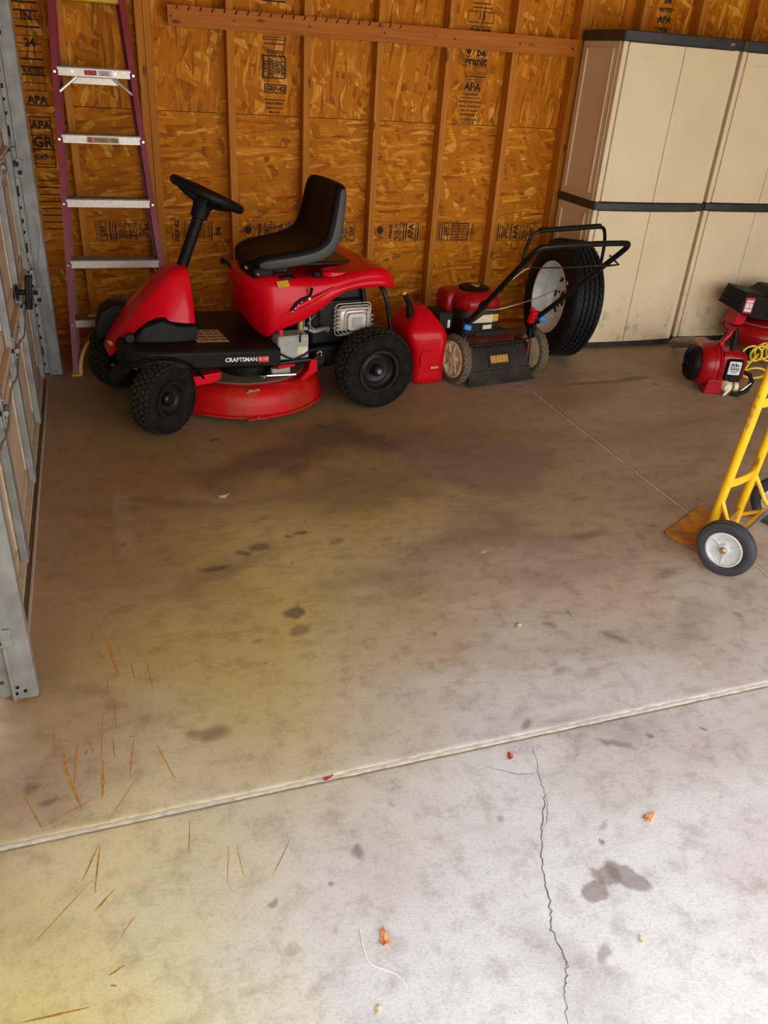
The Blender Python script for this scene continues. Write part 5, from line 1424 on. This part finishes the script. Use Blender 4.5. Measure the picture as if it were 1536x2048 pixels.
# ================================================================== AIR COMPRESSOR
cpz = empty('air_compressor', (4.690, -0.74, 0), math.radians(-12), 'portable air compressor with red tank and black finned shroud beside the cabinet', 'air compressor')
tank = MB().lathe([(0.001, 0.075), (0.17, 0.080), (0.225, 0.105), (0.240, 0.150), (0.225, 0.200), (0.160, 0.235), (0.001, 0.250)], 40, Matrix.Translation((-0.02, 0.0, 0.0)) @ Matrix.Rotation(PI / 2, 4, 'X'))
tk = tank.build('tank', 'dull_red', cpz, smooth=50)
MB().lathe([(0.236, 0.142), (0.250, 0.144), (0.250, 0.156), (0.236, 0.158)], 40, Matrix.Translation((-0.02, 0.0, 0.0)) @ Matrix.Rotation(PI / 2, 4, 'X')).build('weld_seam', 'dull_red', tk, smooth=50)
MB().lathe([(0.10, 0.236), (0.185, 0.222), (0.185, 0.2255), (0.10, 0.240)], 32, Matrix.Translation((-0.02, 0.0, 0.0)) @ Matrix.Rotation(PI / 2, 4, 'X')).build('dust_film', 'grey_plastic', tk, smooth=50)
tx = MB()
for k in range(4): tx.box((-0.16 + 0.040 * k, -0.2185 - 0.010 * (1.5 - abs(k - 1.5)), 0.118), (0.022, 0.003, 0.010), (0.3, 0.25, -0.35 + 0.2 * k))
tx.build('tank_lettering', 'white_print', tk, smooth=0, kind='stuff')
for a in (0.6, 2.2, 3.9, 5.4):
    MB().cyl((-0.02 + 0.16 * math.cos(a), 0.16 * math.sin(a), 0.0), (-0.02 + 0.16 * math.cos(a), 0.16 * math.sin(a), 0.095), 0.020, 0.014, n=12).build('rubber_foot', 'rubber_clean', cpz, smooth=40)
MB().prism([(-0.27, 0.205), (-0.20, 0.205), (-0.18, 0.290), (-0.245, 0.300)], -0.06, 0.06, 'xz').build('shroud_bracket', 'can_red', cpz, bevel=0.005)
SH = Matrix.Translation((-0.02, -0.02, 0.335)) @ Matrix.Rotation(0.10, 4, 'Y')
def shp(mb, name, mat, parent=None, **kw):
    m = MB(); m.add(mb.v, mb.f, SH); return m.build(name, mat, parent or cpz, **kw)
# moulded motor shroud: a faceted block with a slanted, louvred left end
poly = [(-0.295, -0.050), (-0.270, 0.070), (-0.120, 0.060), (-0.075, 0.105), (0.12, 0.110), (0.22, 0.075), (0.27, 0.020), (0.27, -0.085), (-0.17, -0.085)]
sh = shp(MB().prism(poly, -0.12, 0.12, 'xz'), 'motor_shroud', 'black_plastic', bevel=0.008)
for k in range(8):
    z = -0.040 + 0.015 * k
    shp(MB().box((-0.292 + 0.0031 * k, 0.0, z), (0.020, 0.225, 0.008)), 'louvre', 'black_plastic', sh, smooth=0)
for k in range(7):
    shp(MB().box((-0.02, -0.124, -0.062 + 0.013 * k), (0.15 - 0.008 * k, 0.008, 0.006)), 'cooling_slot', 'black_metal', sh, smooth=0)
lb = shp(MB().box((-0.232, -0.1225, -0.006), (0.060, 0.004, 0.095), (0, -0.05, 0)), 'brand_label', 'red_print', sh, smooth=0)
q = MB().box((-0.231, -0.1250, -0.009), (0.046, 0.002, 0.070), (0, -0.05, 0)); shp(q, 'label_field', 'white_print', lb, smooth=0)
tx = MB()
add_text(tx, 'PORTER', 0.0125, Matrix.Translation((-0.231, -0.1266, 0.011)), bold=0.04)
add_text(tx, '+', 0.020, Matrix.Translation((-0.231, -0.1266, -0.005)), bold=0.04)
add_text(tx, 'CABLE', 0.0145, Matrix.Translation((-0.231, -0.1266, -0.023)), bold=0.04)
shp(tx, 'lettering', 'red_print', lb, smooth=0)
MB().loft([[(0.07 + x, -0.10 + y, z) for x, y in rrect(0.09 * f, 0.075 * f, 0.03, 4)] for z, f in ((0.14, 0.9), (0.17, 1.0), (0.25, 1.0), (0.27, 0.8))]).build('control_housing', 'black_plastic', cpz, smooth=40)
MB().tube([(0.02, -0.165, 0.262), (0.035, -0.185, 0.275), (0.055, -0.175, 0.268)], 0.006, 8).build('pull_ring', 'bright_steel', cpz)
MB().cyl((0.06, -0.175, 0.21), (0.06, -0.19, 0.21), 0.028, n=20).build('pressure_gauge', 'white_print', cpz, bevel=0.003)
MB().tube([(-0.08, -0.17, 0.155), (-0.10, -0.23, 0.15), (-0.105, -0.255, 0.148)], 0.010, 10).build('hose_coupler', 'bright_steel', cpz)

# ================================================================== COILED AIR HOSE
RD = Vector((0.947, -0.317, 0)); UD = Vector((0, 0, 1)); DD = Vector((0.317, 0.947, 0))
hc = Vector((4.195, -1.085, 0.0))
path = []
for k in range(96):                      # loose upright coils leaning together
    t = k / 95; a = 2 * PI * 4.6 * t + 2.6
    rr = 0.054 + 0.008 * math.sin(5.3 * t + 1)
    path.append(tuple(hc + RD * (0.245 - 0.190 * t + rr * math.cos(a)) + UD * (0.168 - 0.030 * t + rr * 0.95 * math.sin(a)) + DD * (0.03 * (1 - t) + 0.012 * math.sin(a * 0.5))))
for k in range(1, 52):                   # then flatter loops down on the slab
    t = k / 51; a = 2 * PI * 4.6 + 2.6 + 2 * PI * 2.1 * t
    q = min(1, t * 5)
    path.append(tuple(hc + RD * ((0.055 + 0.035 * t) * (1 - q) + (0.080 + 0.02 * t) * q + (0.054 + 0.012 * q) * math.cos(a)) + UD * ((0.138 * (1 - q) + 0.052 * q) + (0.052 * (1 - q) + 0.038 * q) * math.sin(a)) - DD * (0.075 * q + 0.02 * math.sin(a) * q)))
hose = MB().tube(path, 0.0062, 8).build('coiled_hose', 'hose_yellow', smooth=60)
tag(hose, 'bright yellow coiled air hose in loose loops beside the compressor', 'hose')
MB().cyl(path[-1], (path[-1][0] + 0.03, path[-1][1] - 0.012, path[-1][2] + 0.003), 0.0065, n=10).build('hose_fitting', 'bright_steel', hose)

# ================================================================== LEAF BLOWER
bw = empty('leaf_blower', (3.880, -1.215, 0), math.radians(-22.5), 'red handheld leaf blower with black intake lying on the slab by the compressor', 'leaf blower')
bw.scale = (0.92, 0.94, 0.94)
AX = Matrix.Translation((0, 0, 0.148)) @ Matrix.Rotation(-PI / 2, 4, 'Z')     # lathe axis (local y) -> +x
sc_ = MB().lathe([(0.001, -0.085), (0.095, -0.085), (0.118, -0.072), (0.134, -0.040), (0.138, 0.0), (0.130, 0.030), (0.105, 0.050), (0.001, 0.055)], 40, AX).build('fan_housing', 'dull_red', bw, smooth=50)
MB().lathe([(0.100, -0.082), (0.108, -0.092), (0.104, -0.120), (0.080, -0.140), (0.001, -0.146), (0.001, -0.120), (0.07, -0.110)], 36, AX).build('intake_guard', 'black_plastic', bw, smooth=45)
for k in range(10):
    a = 2 * PI * k / 10
    MB().tube([(-0.148, 0.02 * math.cos(a), 0.148 + 0.02 * math.sin(a)), (-0.142, 0.075 * math.cos(a), 0.148 + 0.075 * math.sin(a)), (-0.122, 0.103 * math.cos(a), 0.148 + 0.103 * math.sin(a))], 0.004, 6).build('guard_rib', 'black_plastic', bw)
for k in range(2):
    MB().lathe([(0.136, -0.012 + 0.03 * k), (0.141, -0.010 + 0.03 * k), (0.136, -0.006 + 0.03 * k)], 36, AX).build('housing_seam', 'dull_red', sc_, smooth=50)
# outlet and long tapering nozzle towards the wall
MB().tube([(-0.02, 0.03, 0.235), (-0.02, 0.14, 0.225), (-0.018, 0.20, 0.212)], [0.045, 0.044, 0.040], 18).build('outlet', 'dull_red', bw, smooth=50)
MB().tube([(-0.018, 0.19, 0.214), (-0.010, 0.42, 0.150), (0.0, 0.66, 0.075), (0.0, 0.74, 0.045)], [0.038, 0.036, 0.034, 0.040], 18).build('nozzle_tube', 'grey_plastic', bw, smooth=50)
# engine end: red cowl, black starter panel, fuel tank and cap
MB().loft([[(x, y, z) for y, z in [(0.0 + p, 0.150 + q_) for p, q_ in rrect(0.100 * f, 0.105 * f, 0.04, 5)]] for x, f in ((0.045, 0.95), (0.065, 1.0), (0.165, 0.95), (0.190, 0.80))]).build('engine_cowl', 'dull_red', bw, smooth=45)
st = MB().loft([[(0.115 + x, y, 0.152 + z) for x, z in rrect(0.050 * f, 0.066 * f, 0.015, 4)] for y, f in ((-0.085, 1.05), (-0.112, 1.0), (-0.120, 0.92))]).build('starter_cover', 'black_plastic', bw, smooth=40)
lb = MB().loft([[(0.112 + x, y, 0.170 + z) for x, z in rrect(0.036, 0.040, 0.006, 3)] for y in (-0.1195, -0.1215)]).build('spec_label', 'hub_silver', st, smooth=40)
tx = MB()
for k in range(4): tx.box((0.092 + 0.012 * k, -0.1222, 0.190 - 0.003 * (k % 2)), (0.007, 0.0006, 0.020 - 0.006 * (k % 2)), (0, 0.5 - 0.4 * k, 0))
for k in range(3): tx.box((0.112, -0.1222, 0.162 - 0.010 * k), (0.056 - 0.012 * k, 0.0006, 0.004))
for k in range(5): tx.box((0.090 + 0.011 * k, -0.1222, 0.170), (0.005, 0.0006, 0.012))
tx.build('fine_print', 'ink', lb, smooth=0)
MB().cyl((0.105, -0.120, 0.098), (0.105, -0.128, 0.098), 0.014, n=16).build('primer_knob', 'black_metal', st, bevel=0.003)
MB().prism([(-0.040, 0.0), (0.070, 0.0), (0.078, 0.030), (0.055, 0.090), (-0.020, 0.100)], -0.125, -0.045, 'xz').build('base_foot', 'dull_red', bw, bevel=0.008)
MB().loft([[(0.095 + x, y, 0.055 + z) for x, z in [(r * math.cos(2 * PI * k / 20), r * math.sin(2 * PI * k / 20)) for k in range(20)]] for y, r in ((-0.060, 0.030), (-0.075, 0.038), (-0.115, 0.038), (-0.132, 0.030), (-0.150, 0.022))]).build('fuel_tank', 'cream_plastic', bw, smooth=40)
MB().tube([(0.100, -0.140, 0.045), (0.085, -0.150, 0.018), (0.075, -0.152, 0.006)], [0.018, 0.010, 0.005], 10).build('drip_lip', 'cream_plastic', bw, smooth=50)
MB().cyl((0.140, -0.105, 0.055), (0.165, -0.105, 0.055), 0.026, n=18).build('fuel_cap', 'cream_plastic', bw, bevel=0.003)
MB().tube([(0.175, -0.06, 0.140), (0.225, -0.085, 0.125), (0.245, -0.10, 0.095), (0.215, -0.125, 0.040), (0.165, -0.135, 0.014), (0.130, -0.130, 0.012)], [0.014, 0.013, 0.014, 0.015, 0.013, 0.010], 10).build('rear_guard_loop', 'black_plastic', bw, smooth=50)
MB().tube([(0.185, -0.125, 0.035), (0.235, -0.115, 0.085)], 0.0055, 8).build('exhaust_trim', 'bright_steel', bw)
# carry handle over the top
MB().tube([(0.020, -0.02, 0.262), (0.030, -0.03, 0.300), (0.060, -0.03, 0.345), (0.075, -0.02, 0.375), (0.095, 0.0, 0.372)], [0.018, 0.016, 0.013, 0.012, 0.010], 12).build('handle_arm', 'dull_red', bw, smooth=50)
MB().tube([(0.098, 0.0, 0.378), (0.108, 0.0, 0.345), (0.112, -0.005, 0.290), (0.110, -0.01, 0.245)], [0.015, 0.018, 0.018, 0.016], 12).build('grip', 'black_plastic', bw, smooth=50)
MB().cyl((0.02, -0.045, 0.295), (0.02, -0.065, 0.295), 0.012, n=12).build('trigger', 'can_red', bw)

# ================================================================== HAND TRUCK
ht = empty('hand_truck', (2.869, -2.7645, 0), math.radians(28.36), 'yellow steel hand truck with grey-hubbed wheels and scraped nose plate at the right edge', 'hand truck')
A_ = 0.06
def rl(x, z, dy=0.0): return (x, 0.108 - A_ * z + dy, z)
for x in (-0.155, 0.155):
    MB().tube([rl(x, 0.004), rl(x, 1.10), rl(x * 0.98, 1.22, -0.03), rl(x * 0.92, 1.30, -0.10)], 0.0165, 14).build('rail', 'truck_yellow', ht, smooth=60)
for z, bow in ((0.285, 0.028), (0.60, 0.03), (0.98, 0.03)):
    P = []
    for k in range(13):
        t = k / 12 * 2 - 1
        P.append(Vector(rl(0.150 * t, z + 0.0, -bow * (1 - t * t))))
    rings = [[p + Vector((0, -0.003, -0.016)), p + Vector((0, -0.003, 0.016)), p + Vector((0, 0.003, 0.016)), p + Vector((0, 0.003, -0.016))] for p in P]
    MB().loft(rings).build('cross_bar', 'truck_yellow', ht, smooth=40)
# nose plate: bent steel sheet with clipped corners
pl = [(-0.185, 0.100), (-0.165, 0.245), (-0.150, 0.262), (0.150, 0.262), (0.165, 0.245), (0.185, 0.100)]
npz = MB().prism(pl, 0.002, 0.008, 'xy').build('nose_plate', 'plate_rusty', ht, bevel=0.001)
MB().prism([(-0.185, 0.104), (-0.178, 0.104), (-0.178, 0.014), (-0.185, 0.014)], 0.002, 0.035, 'xy').build('side_gusset', 'truck_yellow', ht, smooth=0)
MB().span((-0.175, 0.096, 0.002), (0.175, 0.102, 0.075)).build('heel_plate', 'plate_rusty', npz, bevel=0.001)
MB().tube([(-0.275, 0.0, 0.105), (0.275, 0.0, 0.105)], 0.0085, 12).build('axle', 'steel', ht)
for x in (-0.160, 0.160):
    MB().tube([rl(x, 0.225, -0.005), (x * 1.08, 0.030, 0.130), (x * 1.1, 0.0, 0.105)], 0.0085, 8).build('axle_strut', 'truck_yellow', ht, smooth=60)
    MB().tube([rl(x, 0.035), (x * 1.1, 0.0, 0.100)], 0.0075, 8).build('lower_strut', 'truck_yellow', ht)
MB().tube([(-0.16, 0.012, 0.10), (0.16, 0.012, 0.10)], 0.010, 10).build('axle_sleeve', 'truck_yellow', ht)
def ht_wheel(x, s):
    R, w = 0.103, 0.046
    M = Matrix.Rotation(-s * PI / 2, 4, 'Z')
    t = MB().lathe(tyre_profile(R, w, 0.062, 1.0), 48, M).build('wheel', 'grey_rubber', ht, smooth=50, loc=(x, 0, R))
    MB().lathe([(R - 0.003, -0.012), (R + 0.001, -0.010), (R + 0.001, -0.006), (R - 0.003, -0.004)], 48, M).build('tyre_rib', 'grey_rubber', t, smooth=40)
    MB().lathe([(R - 0.003, 0.012), (R + 0.001, 0.010), (R + 0.001, 0.006), (R - 0.003, 0.004)], 48, M).build('tyre_rib', 'grey_rubber', t, smooth=40)
    hub = MB().lathe([(0.064, 0.012), (0.066, 0.021), (0.061, 0.022), (0.058, 0.013), (0.022, 0.010), (0.020, 0.020), (0.014, 0.022), (0.001, 0.022), (0.001, -0.02), (0.06, -0.02)], 40, M).build('hub', 'hub_silver', t, smooth=40)
    for k in range(3):
        a = 2 * PI * k / 3 + 0.5
        q = MB().box((0.039, 0.0125, 0), (0.042, 0.006, 0.005)); m = MB().add(q.v, q.f, M @ Matrix.Rotation(-a, 4, 'Y'))
        m.build('hub_rib', 'hub_silver', hub, smooth=0, bevel=0.001)
    q = MB().lathe([(0.001, 0.020), (0.012, 0.020), (0.012, 0.030), (0.006, 0.034), (0.001, 0.034)], 14, M)
    q.build('axle_nut', 'brass', hub, smooth=30)
    return t
ht_wheel(-0.26, -1)
ht_wheel(0.26, 1)
sc2 = MB()
for k in range(4):
    z = 0.52 + 0.035 * k
    sc2.box((-0.155 - 0.0158, 0.108 - A_ * z + 0.004, z), (0.002, 0.010 - 0.001 * k, 0.022), (0.25, 0, 0))
sc2.build('paint_scrape', 'rust', ht, smooth=0, kind='stuff')

# ================================================================== LITTER ON THE SLAB
def leaf(x, y, size, mat, label, cat='leaf', rot=0.0, curl=0.25, slim=0.55):
    """a small curled dry leaf or chip, a thin sheet with a raised rim"""
    n = 12; mb = MB(); rings = []
    for f, lift in ((0.0, 0.0), (0.55, 0.25), (1.0, 1.0)):
        ring = []
        for k in range(n):
            a = 2 * PI * k / n
            r = size / 2 * f * (1 + 0.28 * math.sin(3 * a + rot * 5) + 0.12 * math.sin(5 * a))
            px, py = r * math.cos(a), r * slim * math.sin(a)
            ring.append((px, py, 0.0012 + curl * size * lift * (0.55 + 0.45 * math.sin(2 * a + 1 + rot)) * 0.5))
        rings.append(ring)
    mb.loft(rings, cap=False)
    o = mb.build(name_of(cat), mat, smooth=50, solid=0.0008, loc=(x, y, 0.0), rot=(0, 0, rot))
    tag(o, label, cat)
    return o
def name_of(cat): return {'leaf': 'dry_leaf', 'chip': 'wood_chip'}[cat]
leaf(1.743, -3.751, 0.034, 'leaf_orange', 'curled orange-red dry leaf between the slab crack and the right edge', rot=0.4, curl=0.5)
leaf(1.504, -3.489, 0.024, 'leaf_red', 'tiny dark red leaf scrap just in front of the pale joint line', rot=1.2, curl=0.5)
leaf(1.039, -3.860, 0.036, 'leaf_orange', 'peach-coloured dry leaf near the bottom middle of the slab', rot=1.4, curl=0.5)
leaf(1.036, -3.433, 0.028, 'leaf_red', 'dark red leaf scrap lying on the pale joint line', rot=0.3, curl=0.3, slim=0.35)
leaf(1.002, -1.960, 0.052, 'leaf_tan', 'pale tan chip on the brown slab in front of the riding mower', 'chip', rot=0.1, curl=0.2, slim=0.5)
leaf(1.778, -2.998, 0.028, 'leaf_tan', 'small tan chip on the slab left of the hand truck wheel', 'chip', rot=0.9, curl=0.3)
leaf(1.850, -2.572, 0.026, 'leaf_tan', 'narrow cream chip on the slab left of the nose plate', 'chip', rot=0.1, curl=0.3, slim=0.3)
leaf(1.546, -4.008, 0.016, 'leaf_tan', 'tiny tan chip right of the slab crack near the bottom edge', 'chip', rot=1.3, curl=0.4)
leaf(0.985, -3.985, 0.018, 'leaf_tan', 'small brown chip at the very bottom edge below the peach leaf', 'chip', rot=1.0, curl=0.4)
leaf(0.978, -2.981, 0.022, 'leaf_orange', 'small orange leaf scrap on the yellowish slab left of centre', rot=0.2, curl=0.3, slim=0.35)

thread = MB().tube(smooth_path([(0.999, -3.826, 0.0012), (0.993, -3.868, 0.0012), (0.996, -3.900, 0.0012), (1.020, -3.916, 0.0012), (1.044, -3.935, 0.0012), (1.052, -3.962, 0.0012)]), 0.0009, 5).build('thread', 'lint', smooth=60)
tag(thread, 'thin white thread curling on the slab near the bottom edge', 'thread')
